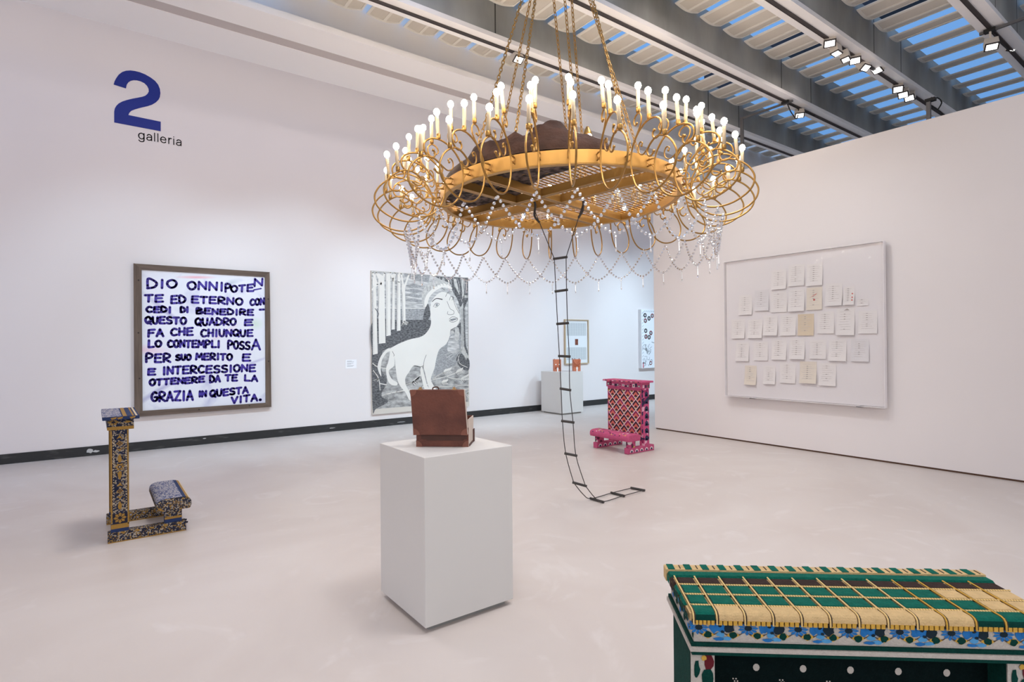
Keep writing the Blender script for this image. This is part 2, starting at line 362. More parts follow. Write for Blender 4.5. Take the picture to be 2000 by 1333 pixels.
brace('grey steel arm crossing the track in the upper right corner', [((7.86, .4, 4.05), (7.86, .4, 4.88), .028), ((7.86, .4, 4.875), (7.86, 1.93, 4.855), .02)], (7.86, 1.84, 4.87),
      [[(7.86, 1.84, 4.86), (7.98, 1.82, 4.82), (8.1, 1.84, 4.86)], [(8.0, 1.84, 4.865), (8.3, 1.84, 4.85), (8.6, 1.84, 4.865)]])

# ------------------------------------------------------------------ wall numeral and lettering
M['blue_vinyl'] = mat('blue_vinyl', srgb(16, 36, 128), .5)
M['black_vinyl'] = mat('black_vinyl', srgb(36, 30, 30), .5)
two = [(280, 368), (290, 330), (310, 290), (345, 240), (390, 205), (440, 188), (500, 184), (560, 192), (620, 207), (690, 235), (760, 275), (820, 320), (860, 370), (882, 425), (889, 480), (882, 530), (865, 565), (830, 600), (780, 630), (720, 650), (640, 668), (560, 690), (510, 710), (485, 735), (472, 765), (893, 852), (893, 977), (287, 862), (287, 720), (295, 680), (315, 645), (345, 615), (390, 590), (450, 570), (520, 553), (600, 538), (650, 528), (690, 515), (720, 490), (737, 460), (735, 425), (715, 385), (680, 350), (630, 325), (580, 313), (540, 311), (500, 320), (470, 340), (450, 370), (440, 418)]
sg = thing('gallery_sign', 'big blue numeral 2 above the word galleria on the left wall', 'wall sign', (.25, WY, 4.65))
O = Vector((.25, WY, 4.65))
MB().prism([on(180 + x / 6.667, 110 + y / 6.667, 1, WY - .004) - O for x, y in two], (0, .003, 0)).build('numeral', 'blue_vinyl', sg)
def ribbon(b, pts, wd, y, m=0):
    for a, c in zip(pts[:-1], pts[1:]):
        d = (c - a); L = d.length
        if L < 1e-6: continue
        n = Vector((-d.z, 0, d.x)) / L * wd / 2
        b.poly([a - n, c - n, c + n, a + n], m)
    for p in pts: b.poly([p + Vector((math.cos(k * PI / 4), 0, math.sin(k * PI / 4))) * wd / 2 for k in range(8)], m)
_a = [[(.1, .76), (.28, .96), (.55, .98), (.8, .84), (.84, .6), (.84, 0)], [(.84, .56), (.5, .54), (.16, .46), (.04, .25), (.14, .05), (.42, 0), (.7, .1), (.84, .32)]]
_o = [(.5, 1), (.16, .86), (.02, .5), (.16, .14), (.5, 0), (.8, .14), (.92, .5), (.8, .86), (.5, 1)]
LOW = {'a': _a, 'l': [[(.1, 0), (.1, 1.42)]], 'g': [_o, [(.92, 1), (.92, -.1), (.8, -.38), (.5, -.48), (.2, -.42), (.06, -.26)]], 'e': [[(.06, .52), (.92, .52), (.86, .8), (.5, 1), (.16, .86), (.02, .5), (.16, .14), (.5, 0), (.82, .1), (.9, .22)]],
       'r': [[(.08, 0), (.08, 1)], [(.08, .6), (.2, .88), (.42, 1), (.55, .97)]], 'i': [[(.1, 0), (.1, 1)], [(.1, 1.34), (.1, 1.36)]]}
b = MB(); cx = 0; wl = {'g': 1.0, 'a': .9, 'l': .2, 'e': 1.0, 'r': .5, 'i': .2}; tot = sum(wl[c] for c in 'galleria') + .36 * 7
for c in 'galleria':
    for st in LOW[c]:
        P = st if len(st) < 3 else [(q.x, q.y) for q in crom([(u, v, 0) for u, v in st], 4)] if c != 'e' else st[:2] + [(q.x, q.y) for q in crom([(u, v, 0) for u, v in st[1:]], 4)]
        if c == 'a' and st is _a[0]: P = [(q.x, q.y) for q in crom([(u, v, 0) for u, v in st[:-1]], 4)] + [st[-1]]
        ribbon(b, [Vector((.535 + (cx + u) / tot * .535, WY - .003, 4.49 + v * .083)) - O for u, v in P], .0135, 0)
    cx += wl[c] + .36
lo = b.build('lettering', 'black_vinyl', sg); lo['label'] = 'small black word galleria'

# ------------------------------------------------------------------ text painting
M['old_wood'] = mat('weathered_wood', srgb(112, 96, 84), .75, scale=5, col2=srgb(84, 70, 60), stretch=(.4, 1, 6), bump=.4, bscale=25)
M['old_wood_v'] = mat('weathered_wood_upright', srgb(112, 96, 84), .75, scale=5, col2=srgb(84, 70, 60), stretch=(6, 1, .4), bump=.4, bscale=25)
M['nail'] = mat('rusty_nail', srgb(52, 42, 38), .7)
M['ink'] = mat('violet_marker', srgb(64, 48, 152), .55, var=.12, scale=20)
def canvas_mat():
    m = mat('sprayed_canvas', srgb(226, 228, 238), .7); t = m.node_tree; b = t.nodes['Principled BSDF']
    co = t.nodes.new('ShaderNodeTexCoord'); last = None
    n0 = t.nodes.new('ShaderNodeTexNoise'); n0.inputs['Scale'].default_value = 1.6; n0.inputs['Detail'].default_value = 5; n0.inputs['Distortion'].default_value = 1.5
    t.links.new(co.outputs['Object'], n0.inputs['Vector'])
    r = t.nodes.new('ShaderNodeValToRGB'); r.color_ramp.elements[0].position = .55; r.color_ramp.elements[1].position = .82
    r.color_ramp.elements[0].color = srgb(228, 230, 238); r.color_ramp.elements[1].color = srgb(176, 176, 208)
    t.links.new(n0.outputs[0], r.inputs[0]); last = r.outputs[0]
    for (cx, cz, rx, rz, ang, c, s_) in ((.78, 2.04, .3, .03, .05, (232, 150, 160), .8), (.15, .95, .35, .09, -.1, (232, 180, 200), .6), (1.6, 1.35, .14, .12, 0, (196, 224, 190), .6), (.4, 1.5, .5, .045, -.75, (110, 100, 170), .55), (.25, .34, .5, .05, .6, (110, 104, 176), .6), (1.25, 1.98, .2, .06, .4, (140, 160, 170), .5), (1.15, 1.2, .3, .04, .6, (228, 190, 205), .6), (1.6, .75, .28, .03, .35, (140, 130, 190), .5), (.0, 1.62, .1, .05, .5, (60, 50, 90), .8)):
        mp = t.nodes.new('ShaderNodeMapping'); mp.vector_type = 'TEXTURE'
        mp.inputs['Location'].default_value = (cx, 0, cz); mp.inputs['Rotation'].default_value = (0, -ang, 0); mp.inputs['Scale'].default_value = (rx, 10, rz)
        g = t.nodes.new('ShaderNodeTexGradient'); g.gradient_type = 'SPHERICAL'
        t.links.new(co.outputs['Object'], mp.inputs[0]); t.links.new(mp.outputs[0], g.inputs[0])
        ml = t.nodes.new('ShaderNodeMath'); ml.operation = 'MULTIPLY'; ml.inputs[1].default_value = s_; t.links.new(g.outputs['Fac'], ml.inputs[0])
        x = t.nodes.new('ShaderNodeMixRGB'); x.inputs[2].default_value = srgb(*c); t.links.new(ml.outputs[0], x.inputs[0]); t.links.new(last, x.inputs[1]); last = x.outputs[0]
    t.links.new(last, b.inputs['Base Color']); return m
M['canvas'] = canvas_mat()
FY = 9.64; O = Vector((.47, WY, .49))
pt = thing('text_painting', 'square white canvas with violet handwritten prayer in a weathered wooden frame', 'painting', O)
MB().box(.09, 1.745, -.055, -.01, .08, 2.11).build('canvas', 'canvas', pt)
fr = MB().prism([(0, -.08, 2.185), (1.82, -.08, 2.185), (1.745, -.08, 2.105), (.088, -.08, 2.105)], (0, .079, 0), 0)
fr.prism([(0, -.08, 0.005), (.09, -.08, .085), (1.745, -.08, .085), (1.825, -.08, .015)], (0, .079, 0), 0)
fr.prism([(-.005, -.081, 0), (-.005, -.081, 2.19), (.088, -.081, 2.108), (.09, -.081, .082)], (0, .08, 0), 1)
fr.prism([(1.745, -.081, .082), (1.745, -.081, 2.108), (1.815, -.081, 2.19), (1.828, -.081, .01)], (0, .08, 0), 1)
for x, z in ((.05, 1.95), (.045, 1.2), (.055, .55), (.8, .05), (1.5, .06), (1.79, 1.75), (1.79, .75)):
    fr.poly([(x + .012 * math.cos(a * PI / 4), -.0825, z + .012 * math.sin(a * PI / 4)) for a in range(8)], 2)
fr.build('frame', ['old_wood', 'old_wood_v', 'nail'], pt)
GL = {'A': [[(0, 0), (.5, 1), (1, 0)], [(.15, .36), (.85, .36)]], 'B': [[(0, 0), (0, 1), (.7, .95), (.8, .75), (.1, .55), (.95, .4), (.85, .08), (0, 0)]],
      'C': [[(.95, .88), (.5, 1), (.1, .7), (.05, .35), (.4, .02), (1, .12)]], 'D': [[(.05, 0), (.05, 1), (.6, .9), (1, .55), (.75, .12), (0, 0)]],
      'E': [[(1, 1), (.1, .96), (.05, 0), (1, .02)], [(.05, .52), (.85, .54)]], 'F': [[(1, 1), (.1, .96), (.05, 0)], [(.05, .52), (.8, .55)]],
      'G': [[(.9, .85), (.5, 1), (.1, .7), (.05, .3), (.4, 0), (.9, .1), (.95, .45), (.55, .42)]], 'H': [[(.05, 0), (.1, 1)], [(.9, 0), (.95, 1)], [(.05, .5), (.95, .5)]],
      'I': [[(.5, 0), (.55, 1)]], 'L': [[(.15, 1), (.1, .02), (1, .04)]], 'M': [[(0, 0), (.12, 1), (.5, .35), (.88, 1), (1, 0)]], 'N': [[(.03, 0), (.08, 1), (.92, .05), (.97, 1)]],
      'O': [[(.5, 1), (.1, .8), (.02, .4), (.35, 0), (.8, .1), (1, .55), (.8, .92), (.5, 1)]], 'P': [[(.05, -.05), (.1, 1), (.8, .95), (.95, .7), (.6, .48), (.1, .45)]],
      'Q': [[(.5, 1), (.1, .8), (.02, .4), (.35, .05), (.8, .12), (1, .55), (.8, .92), (.5, 1)], [(.6, .3), (1.05, -.08)]], 'R': [[(.05, 0), (.1, 1), (.8, .95), (.95, .72), (.6, .5), (.1, .45), (1, 0)]],
      'S': [[(.92, .92), (.5, 1), (.1, .8), (.3, .55), (.85, .42), (.9, .12), (.5, 0), (.05, .1)]], 'T': [[(0, .97), (1, 1)], [(.5, 1), (.45, 0)]],
      'U': [[(.05, 1), (.1, .25), (.5, 0), (.85, .2), (.95, 1)]], 'V': [[(0, 1), (.45, 0), (1, 1)]], 'Z': [[(0, .97), (.95, 1), (.05, .03), (1, .0)]], '-': [[(0, .5), (1, .55)]], '.': [[(.4, .05), (.6, .05)]]}
WORDS = [('DIO', 182, 400, 210, 280, 222, 276), ('ONNI', 482, 748, 230, 285, 238, 300), ('P', 762, 802, 250, 305, 250, 305), ('OTE', 805, 970, 262, 305, 252, 303), ('N', 978, 1040, 210, 265, 208, 262),
         ('TE', 165, 298, 332, 383, 330, 380), ('ED', 358, 465, 335, 390, 333, 387), ('ETERNO', 512, 890, 337, 385, 357, 405), ('CON', 948, 1052, 365, 408, 352, 398),
         ('CEDI', 175, 358, 416, 455, 418, 460), ('DI', 430, 487, 420, 458, 420, 460), ('BENEDIRE', 550, 970, 428, 468, 442, 482), ('-', 1018, 1050, 425, 455, 425, 455),
         ('QUESTO', 168, 470, 490, 540, 500, 548), ('QUADRO', 540, 840, 502, 555, 505, 552), ('E', 905, 965, 514, 556, 514, 554),
         ('FA', 188, 300, 588, 640, 585, 638), ('CHE', 358, 520, 582, 632, 574, 628), ('CHIUNQUE', 582, 965, 588, 640, 590, 636),
         ('LO', 188, 285, 668, 722, 672, 714), ('CONTEMPLI', 335, 720, 668, 718, 672, 722), ('POSS', 782, 945, 672, 728, 680, 735), ('A', 960, 1020, 662, 738, 662, 738),
         ('PER', 172, 352, 768, 828, 770, 830), ('SUO', 395, 505, 776, 815, 774, 814), ('MERITO', 545, 812, 766, 812, 768, 812), ('E', 890, 948, 768, 818, 770, 818),
         ('E', 187, 240, 880, 926, 882, 924), ('INTERCESSIONE', 297, 985, 866, 922, 848, 896),
         ('OTTENERE', 200, 605, 960, 1004, 938, 978), ('DA', 648, 722, 930, 980, 932, 976), ('TE', 764, 850, 926, 970, 924, 968), ('LA', 904, 1000, 928, 970, 932, 974),
         ('GRAZIA', 213, 520, 1056, 1122, 1042, 1112), ('IN', 565, 620, 1048, 1088, 1044, 1086), ('QUESTA', 650, 930, 1042, 1090, 1014, 1058), ('VITA.', 810, 1032, 1092, 1136, 1064, 1112)]
tx = MB()
rj = random.Random(3)
for wtx, xa, xb, ya0, yb0, ya1, yb1 in WORDS:
    ws = [.45 if c in 'I.' else (1.25 if c == 'M' else 1) for c in wtx]; gap = .32
    tot = sum(ws) + gap * (len(wtx) - 1); cx = 0
    for c, wd in zip(wtx, ws):
        jx, jy = rj.uniform(-.04, .04), rj.uniform(-.05, .05)
        for st in GL[c]:
            P = []
            for gx, gy in (st if len(st) < 4 else [(q.x, q.y) for q in crom([(a_, b_, 0) for a_, b_ in st], 3)] if c in 'OCSGQUDBPR' else st):
                t = (cx + gx * wd) / tot
                X = xa + (xb - xa) * t; Y = (yb0 + (yb1 - yb0) * t) * (1 - gy) ** 0 - gy * ((yb0 - ya0) * (1 - t) + (yb1 - ya1) * t) + jy * 40
                P.append(on(240 + X / 3.81, 490 + Y / 3.81, 1, WY - .056) - O)
            ribbon(tx, P, .034 if c != '.' else .045, 0)
        cx += wd + gap
ribbon(tx, [on(240 + x / 3.81, 490 + y / 3.81, 1, WY - .056) - O for x, y in ((975, 292), (1028, 282))], .022, 0)
tx.build('lettering', 'ink', pt)

# ------------------------------------------------------------------ drawing
def pencil(name, a, b_, sc=14, st=(1, 1, 1)): return mat(name, srgb(*a), .85, scale=sc, col2=srgb(*b_), stretch=st, detail=8, contrast=(.32, .68), spec=.1)
M['paper'] = mat('ivory_paper', srgb(226, 222, 214), .85, var=.03, scale=3, spec=.1)
M['bare_canvas'] = mat('bare_canvas', srgb(206, 199, 188), .85)
M['p_dark'] = pencil('graphite_dark', (126, 126, 127), (62, 62, 64), 22, (1, 1, 2.2))
M['p_mid'] = pencil('graphite_mid', (178, 178, 177), (126, 126, 127), 26, (1, 1, 3))
M['p_ground'] = pencil('graphite_ground', (190, 188, 184), (118, 117, 116), 9, (1, 1, 2))
M['p_soft'] = pencil('graphite_soft', (214, 212, 208), (150, 149, 148), 7, (1, 1, 4))
M['p_lgrey'] = pencil('graphite_pale', (206, 204, 198), (172, 170, 166), 20)
M['p_line'] = mat('graphite_line', srgb(58, 56, 56), .85)
dk = 4.3; DY = WY - .045
O = Vector((4.02, WY, .235))
dr = thing('animal_drawing', 'tall graphite drawing of a pale animal with a human head among trees', 'drawing', O)
MB().box(0, 2.05, -.042, 0, 0, 2.592).build('panel', 'bare_canvas', dr)
pic = MB()
def dq(x, y, l): return on(700 + x / dk, 510 + y / dk, 1, DY - l * .0008) - O
def dpoly(pts, m, l): pic.poly([dq(x, y, l) for x, y in pts], m)
def dcur(pts, m, l, k=5): dpoly([(q.x, q.y) for q in crom([(a_, b_, 0) for a_, b_ in pts], k, True)], m, l)
def dline(pts, wd, m, l, k=5):
    P = [dq(q.x, q.y, l) for q in (crom([(a_, b_, 0) for a_, b_ in pts], k) if len(pts) > 2 else [Vector((a_, b_, 0)) for a_, b_ in pts])]
    ribbon(pic, P, wd * .0023 * 1.0, 0, m)
# 0 paper 1 dark 2 mid 3 ground 4 soft 5 pale 6 line
dpoly([(110, 84), (921, 142), (924, 1184), (120, 1246)], 3, 0)
dpoly([(110, 84), (921, 142), (922, 500), (115, 505)], 4, 1)
dpoly([(380, 105), (600, 118), (590, 180), (480, 165), (390, 130)], 2, 1.5)
for y in (210, 250, 290, 330): dcur([(385, y), (450, y - 14), (540, y + 4), (500, y + 16), (430, y + 8)], 2, 1.6)
dpoly([(120, 392), (600, 398), (600, 425), (120, 420)], 0, 2); dpoly([(120, 398), (600, 402), (600, 502), (120, 505)], 2, 2.2)
dcur([(120, 505), (350, 498), (620, 500), (640, 560), (560, 620), (400, 680), (240, 740), (165, 770), (120, 790)], 1, 2.4)
dcur([(118, 700), (200, 730), (190, 900), (240, 1010), (190, 1130), (250, 1180), (150, 1240), (120, 1244)], 1, 2.3)
dpoly([(640, 130), (921, 142), (923, 800), (860, 760), (850, 640), (790, 600), (870, 500), (870, 330), (780, 200)], 1, 2.4)
dcur([(660, 780), (760, 640), (850, 600), (880, 820), (760, 900), (640, 960)], 2, 2.5)
dcur([(770, 640), (830, 640), (840, 760), (750, 760)], 4, 2.6)
dcur([(820, 800), (924, 820), (924, 920), (850, 890)], 1, 2.6)
# pale trunks on the left
for p in ([(118, 150), (146, 100), (150, 300), (162, 780), (122, 788)], [(165, 100), (216, 130), (222, 400), (228, 690), (172, 696), (168, 420)], [(232, 110), (268, 100), (272, 625), (234, 632)],
          [(285, 105), (305, 112), (306, 575), (278, 578)], [(328, 108), (352, 130), (354, 585), (322, 588)], [(362, 200), (392, 200), (396, 500), (410, 540), (372, 520)]):
    dpoly(p, 0, 3); dline([p[0], p[-1]], 5, 1, 2.9)
    dline([((p[-1][0] * .8 + p[-2][0] * .2), p[-1][1] - 10), ((p[0][0] * .75 + p[1][0] * .25), p[0][1] + 60)], 4, 5, 3.1)
for a_, b_ in (((150, 95), (190, 190)), ((120, 95), (160, 200)), ((220, 100), (188, 200)), ((268, 95), (290, 150)), ((310, 100), (290, 170)), ((345, 100), (338, 180)), ((425, 112), (380, 240)), ((360, 106), (378, 220)), ((118, 240), (165, 190))):
    dline([a_, b_], 15, 0, 3.2)
for k in range(5): dline([(385, 505), (375 + k * 12, 530 - abs(k - 2) * 6), (360 + k * 14, 545 - k * 6)], 5, 0, 3.2)
dline([(140, 400), (168, 440), (160, 470)], 6, 1, 3.1)
# right hand forest
for k in range(9): dline([(650 + k * 30, 135 + k * 2), (690 + k * 26, 200 + (k % 3) * 40), (720 + k * 22, 260 + (k % 2) * 60)], 6, 5 if k % 2 else 4, 3)
dpoly([(700, 150), (720, 140), (742, 240), (725, 240)], 4, 3); dpoly([(800, 150), (822, 150), (850, 280), (830, 290)], 5, 3); dpoly([(868, 150), (884, 150), (888, 300), (870, 300)], 5, 3)
dpoly([(856, 390), (880, 350), (884, 560), (890, 740), (924, 800), (905, 830), (860, 760), (862, 560)], 5, 3.2)
dpoly([(890, 400), (918, 330), (920, 760), (900, 700)], 4, 3.1); dline([(882, 300), (918, 300)], 22, 5, 3.3)
for k in range(5): dline([(866 + k * 8, 400), (868 + k * 8, 560), (866 + k * 9, 720)], 2.5, 1, 3.4)
dcur([(812, 570), (842, 565), (845, 660), (812, 660)], 5, 3.0); dcur([(775, 590), (800, 590), (802, 612), (776, 612)], 5, 3.0)
for e_ in ((730, 790), (740, 815), (760, 835), (800, 850), (820, 880)): dline([(870, 745), ((870 + e_[0]) / 2, (745 + e_[1]) / 2 - 8), e_], 5, 5, 3.4)
dline([(905, 830), (905, 780), (890, 730)], 8, 0, 3.4); dline([(840, 800), (850, 860), (915, 895)], 5, 0, 3.4); dcur([(838, 790), (870, 780), (900, 820), (860, 850)], 1, 3.2)
# roots and branches below
for p in ([(125, 920), (170, 990), (182, 1085)], [(120, 860), (160, 890), (235, 905)], [(130, 1005), (165, 990), (160, 1010)], [(180, 1030), (235, 1040)]): dline(p, 7, 0, 3.3)
dline([(200, 1130), (300, 1105), (420, 1085), (560, 1080), (680, 1058), (790, 1058), (830, 1085), (925, 1075)], 9, 0, 3.3)
dline([(400, 1040), (450, 1022), (500, 990), (525, 960)], 5, 0, 3.3); dline([(500, 1085), (560, 1045), (610, 1030)], 6, 0, 3.3)
dline([(610, 1005), (680, 955), (730, 935)], 7, 0, 3.3); dline([(620, 1000), (740, 970), (820, 940), (870, 920)], 6, 0, 3.3); dline([(740, 970), (800, 990), (925, 995)], 7, 0, 3.3); dline([(790, 1058), (830, 1045), (925, 1045)], 7, 0, 3.3)
def frond(x, y, dx, dy, n, m):
    for k in range(n):
        px, py = x + dx * k / n, y + dy * k / n
        for s_ in (-1, 1): dcur([(px, py), (px + 8 + s_ * 2, py + s_ * 14 - 3), (px + 20, py + s_ * 24 - 4), (px + 15, py + s_ * 10)], m, 3.5, 3)
frond(715, 935, 60, -18, 5, 0); frond(820, 940, 50, -22, 5, 0); frond(860, 1000, 60, -30, 5, 0); frond(700, 1025, 45, -8, 4, 0); frond(455, 1020, 60, -45, 5, 0); frond(450, 1030, 60, -45, 4, 6)
frond(905, 1130, 10, -20, 2, 0)
# the animal
dcur([(250, 735), (195, 790), (163, 870), (166, 920), (192, 972), (188, 900), (200, 830), (240, 770), (285, 755)], 0, 3.8)
dcur([(270, 760), (300, 800), (300, 880), (255, 925), (280, 990), (325, 1020), (322, 1045), (275, 1040), (245, 1000), (232, 910), (250, 850), (262, 790)], 0, 3.8)
dcur([(530, 880), (555, 960), (575, 1040), (595, 1075), (555, 1075), (535, 1000), (520, 930)], 0, 3.8)
body = [(262, 742), (330, 700), (430, 660), (530, 635), (585, 585), (610, 520), (602, 430), (620, 330), (700, 260), (780, 300), (840, 420), (850, 500), (820, 555), (775, 580), (765, 640), (735, 700), (680, 745), (655, 820), (640, 900), (615, 965), (612, 1010), (650, 1075), (652, 1095), (612, 1090), (590, 1060), (570, 990), (548, 900), (520, 888), (465, 880), (425, 935), (395, 985), (398, 1040), (425, 1095), (450, 1170), (425, 1165), (395, 1105), (350, 1050), (325, 990), (312, 890), (300, 800), (265, 760)]
dcur(body, 0, 4)
dcur([(545, 470), (560, 400), (585, 360), (604, 430), (600, 470), (560, 530), (545, 530)], 1, 4.2)
dcur([(545, 380), (532, 290), (560, 215), (620, 175), (700, 165), (760, 185), (785, 230), (770, 245), (715, 215), (640, 245), (590, 300), (575, 370), (555, 395)], 5, 4.4)
dcur([(560, 390), (556, 330), (585, 270), (650, 215), (720, 190), (775, 215), (784, 236), (715, 222), (650, 250), (600, 300), (580, 360)], 0, 4.6)
for k in range(7): dline([(575 + k * 26, 205 - k * 4 + abs(k - 4) * 3), (580 + k * 27, 235 - k * 7 + abs(k - 4) * 5)], 2.5, 6, 4.7)
dcur([(784, 190), (830, 250), (870, 350), (855, 385), (830, 320), (790, 250)], 1, 4.5)
for p in ([(618, 345), (650, 318), (705, 326)], [(732, 300), (752, 265), (785, 258)], [(630, 385), (650, 355), (680, 362), (660, 385), (640, 388)], [(765, 330), (775, 300), (800, 305), (785, 330)], [(745, 340), (770, 400), (800, 420), (800, 445), (770, 452), (748, 445), (752, 425)], [(762, 490), (790, 470), (830, 480), (828, 500), (790, 515), (765, 500), (830, 488)], [(790, 300), (815, 380), (845, 440)], [(465, 882), (520, 890), (548, 880)], [(545, 900), (552, 840), (570, 790)], [(285, 760), (300, 790), (296, 800)], [(775, 580), (815, 558)], [(725, 245), (700, 225)]):
    dline(p, 3.2, 6, 4.8)
dline([(622, 340), (655, 316), (705, 322)], 6, 6, 4.8); dcur([(650, 362), (668, 360), (664, 378), (650, 378)], 2, 4.7, 4)
dcur([(770, 492), (800, 482), (825, 486), (790, 505)], 2, 4.7, 4)
# pencil shading blades at the lower left
for k in range(40):
    x = 125 + R.random() * 120; y = 1130 + R.random() * 100; dline([(x, y), (x - 8 + R.random() * 16, y - 22 - R.random() * 20)], 2.2, 1, 3.6)
pic.build('picture', ['paper', 'p_dark', 'p_mid', 'p_ground', 'p_soft', 'p_lgrey', 'p_line'], dr)

# ------------------------------------------------------------------ wall label, framed print, far canvas
M['label_white'] = mat('label_card', srgb(238, 238, 240), .6)
M['text_grey'] = mat('text_grey', srgb(130, 130, 134), .7)
b = MB().box(3.55, 3.748, WY - .008, WY, 1.075, 1.232)
for i, (x0, x1, z) in enumerate(((3.575, 3.66, 1.205), (3.575, 3.70, 1.19), (3.575, 3.69, 1.165), (3.575, 3.65, 1.15), (3.575, 3.70, 1.125), (3.575, 3.68, 1.11))): b.poly([(x0, WY - .0085, z), (x1, WY - .0085, z), (x1, WY - .0085, z + .005), (x0, WY - .0085, z + .005)], 1)
tag(b.build('wall_label', ['label_white', 'text_grey']), 'small white caption card on the wall left of the animal drawing', 'caption card')
M['pale_wood'] = mat('pale_wood_frame', srgb(190, 170, 140), .6)
M['print_paper'] = mat('print_paper', srgb(226, 230, 232), .7)
M['print_grey'] = mat('print_grey', srgb(204, 209, 210), .7)
M['print_line'] = mat('print_line', srgb(170, 178, 182), .7)
M['photo_brown'] = mat('photo_brown', srgb(138, 78, 58), .6, var=.5, scale=40)
O = Vector((8.66, WY, 1.0))
fp = thing('framed_print', 'framed sheet with faint grids and a tiny brown photo, behind the rope ladder', 'framed print', O)
fr = MB()
for x0, x1, z0, z1 in ((0, .75, 0, .022), (0, .75, 1.013, 1.035), (0, .022, .022, 1.013), (.728, .75, .022, 1.013)): fr.box(x0, x1, -.045, 0, z0, z1)
fr.build('frame', 'pale_wood', fp)
b = MB().box(.02, .73, -.015, -.002, .02, 1.015)
for z0, z1, n in ((.66, .95, 8), (.1, .38, 8)):
    b.poly([(.07, -.0155, z0), (.68, -.0155, z0), (.68, -.0155, z1), (.07, -.0155, z1)], 1)
    for k in range(n + 1):
        z = z0 + (z1 - z0) * k / n; b.poly([(.07, -.016, z), (.68, -.016, z), (.68, -.016, z + .005), (.07, -.016, z + .005)], 2)
        x = .07 + .61 * k / n; b.poly([(x, -.016, z0), (x + .005, -.016, z0), (x + .005, -.016, z1), (x, -.016, z1)], 2)
b.poly([(.33, -.0165, .44), (.425, -.0165, .44), (.425, -.0165, .58), (.33, -.0165, .58)], 3)
b.build('sheet', ['print_paper', 'print_grey', 'print_line', 'photo_brown'], fp)
M['canvas_white'] = mat('canvas_white', srgb(232, 236, 240), .7)
M['c_black'] = mat('canvas_black', srgb(45, 45, 48), .7); M['c_red'] = mat('canvas_red', srgb(206, 78, 92), .7); M['c_grey'] = mat('canvas_grey', srgb(172, 180, 186), .7)
O = Vector((11.2, WY, .83))
fc = thing('ring_canvas', 'tall white canvas with black and red rings, half hidden by the partition', 'painting', O)
MB().box(0, 1.25, -.1, 0, 0, 1.5).build('stretcher', 'canvas_white', fc)
b = MB()
def ring(cx, cz, rx, rz, wd, m, rot=0):
    P = []
    for k in range(17):
        a = 2 * PI * k / 16; x, z = rx * math.cos(a), rz * math.sin(a); P.append(Vector((cx + x * math.cos(rot) - z * math.sin(rot), -.102, cz + x * math.sin(rot) + z * math.cos(rot))))
    ribbon(b, P, wd, 0, m)
k = 9.52
def fq(x, y): return on(1230 + x / k, 590 + y / k, 1, WY - .102) - O
for (x, y, m) in ((285, 250, 1), (290, 350, 2), (358, 308, 1), (418, 258, 2), (297, 538, 1), (300, 645, 2), (360, 658, 1), (393, 578, 2)):
    p = fq(x, y); ring(p.x, p.z, .048, .045, .026, m, R.uniform(-.5, .5)); ring(p.x, p.z, .02, .018, .01, 3)
for q in range(3):
    p = fq(390, 1140); ring(p.x + q * .25, p.z, .045, .04, .02, 2)
for q in range(6):
    p = Vector((.75 + R.random() * .4, 0, .2 + R.random() * 1.1)); ring(p.x, p.z, .048, .045, .026, 1 + q % 2)
for q in range(26):
    p = fq(270 + R.random() * 170, 700 + R.random() * 500); L = [Vector((p.x + R.uniform(-.07, .07), -.102, max(.04, p.z) + R.uniform(-.06, .06))) for _ in range(3)]
    ribbon(b, [Vector((v.x, -.102, v.z)) for v in crom(L, 3)], .012, 0, 3)
for q in range(16): ribbon(b, [Vector((.03, -.102, .12 + q * .085)), Vector((.08, -.102, .16 + q * .085))], .012, 0, 3)
for q in range(9): ribbon(b, [Vector((.1 + q * .07, -.102, 1.44)), Vector((.14 + q * .07, -.102, 1.47))], .014, 0, 3)
ribbon(b, [Vector((.06, -.102, .02)), Vector((.06, -.102, .14))], .03, 0, 2)
b.build('picture', ['canvas_white', 'c_black', 'c_red', 'c_grey'], fc)

# ------------------------------------------------------------------ framed board of sheets on the partition
M['board'] = mat('board_white', srgb(224, 219, 219), .7)
M['board_edge'] = mat('board_edge', srgb(240, 236, 236), .3)
M['sheet'] = mat('sheet_white', srgb(226, 221, 218), .8); M['sheet_grey'] = mat('sheet_grey', srgb(218, 214, 214), .8)
M['sheet_tan'] = mat('sheet_tan', srgb(212, 196, 172), .8); M['sheet_cream'] = mat('sheet_cream', srgb(222, 212, 198), .8)
M['pencil_note'] = mat('pencil_note', srgb(206, 199, 196), .8); M['red_note'] = mat('red_note', srgb(206, 120, 112), .8); M['dark_note'] = mat('dark_note', srgb(172, 163, 160), .8)
ac = bpy.data.materials.new('clear_acrylic'); ac.use_nodes = True
t = ac.node_tree; t.nodes.clear()
o_ = t.nodes.new('ShaderNodeOutputMaterial'); mi = t.nodes.new('ShaderNodeMixShader'); tr = t.nodes.new('ShaderNodeBsdfTransparent'); gl = t.nodes.new('ShaderNodeBsdfGlossy')
fz = t.nodes.new('ShaderNodeFresnel'); fz.inputs[0].default_value = 1.25; gl.inputs['Roughness'].default_value = .03; tr.inputs[0].default_value = (.995, .995, .995, 1)
ml_ = t.nodes.new('ShaderNodeMath'); ml_.operation = 'MULTIPLY'; ml_.inputs[1].default_value = .2; t.links.new(fz.outputs[0], ml_.inputs[0]); t.links.new(ml_.outputs[0], mi.inputs[0]); t.links.new(tr.outputs[0], mi.inputs[1]); t.links.new(gl.outputs[0], mi.inputs[2]); t.links.new(mi.outputs[0], o_.inputs[0])
M['acrylic'] = ac
O = Vector((WX, 2.82, .675)); BW, BH = 2.15, 2.02
bd = thing('sheet_display', 'wide white board of small handwritten sheets under clear acrylic on the partition', 'wall display', O)
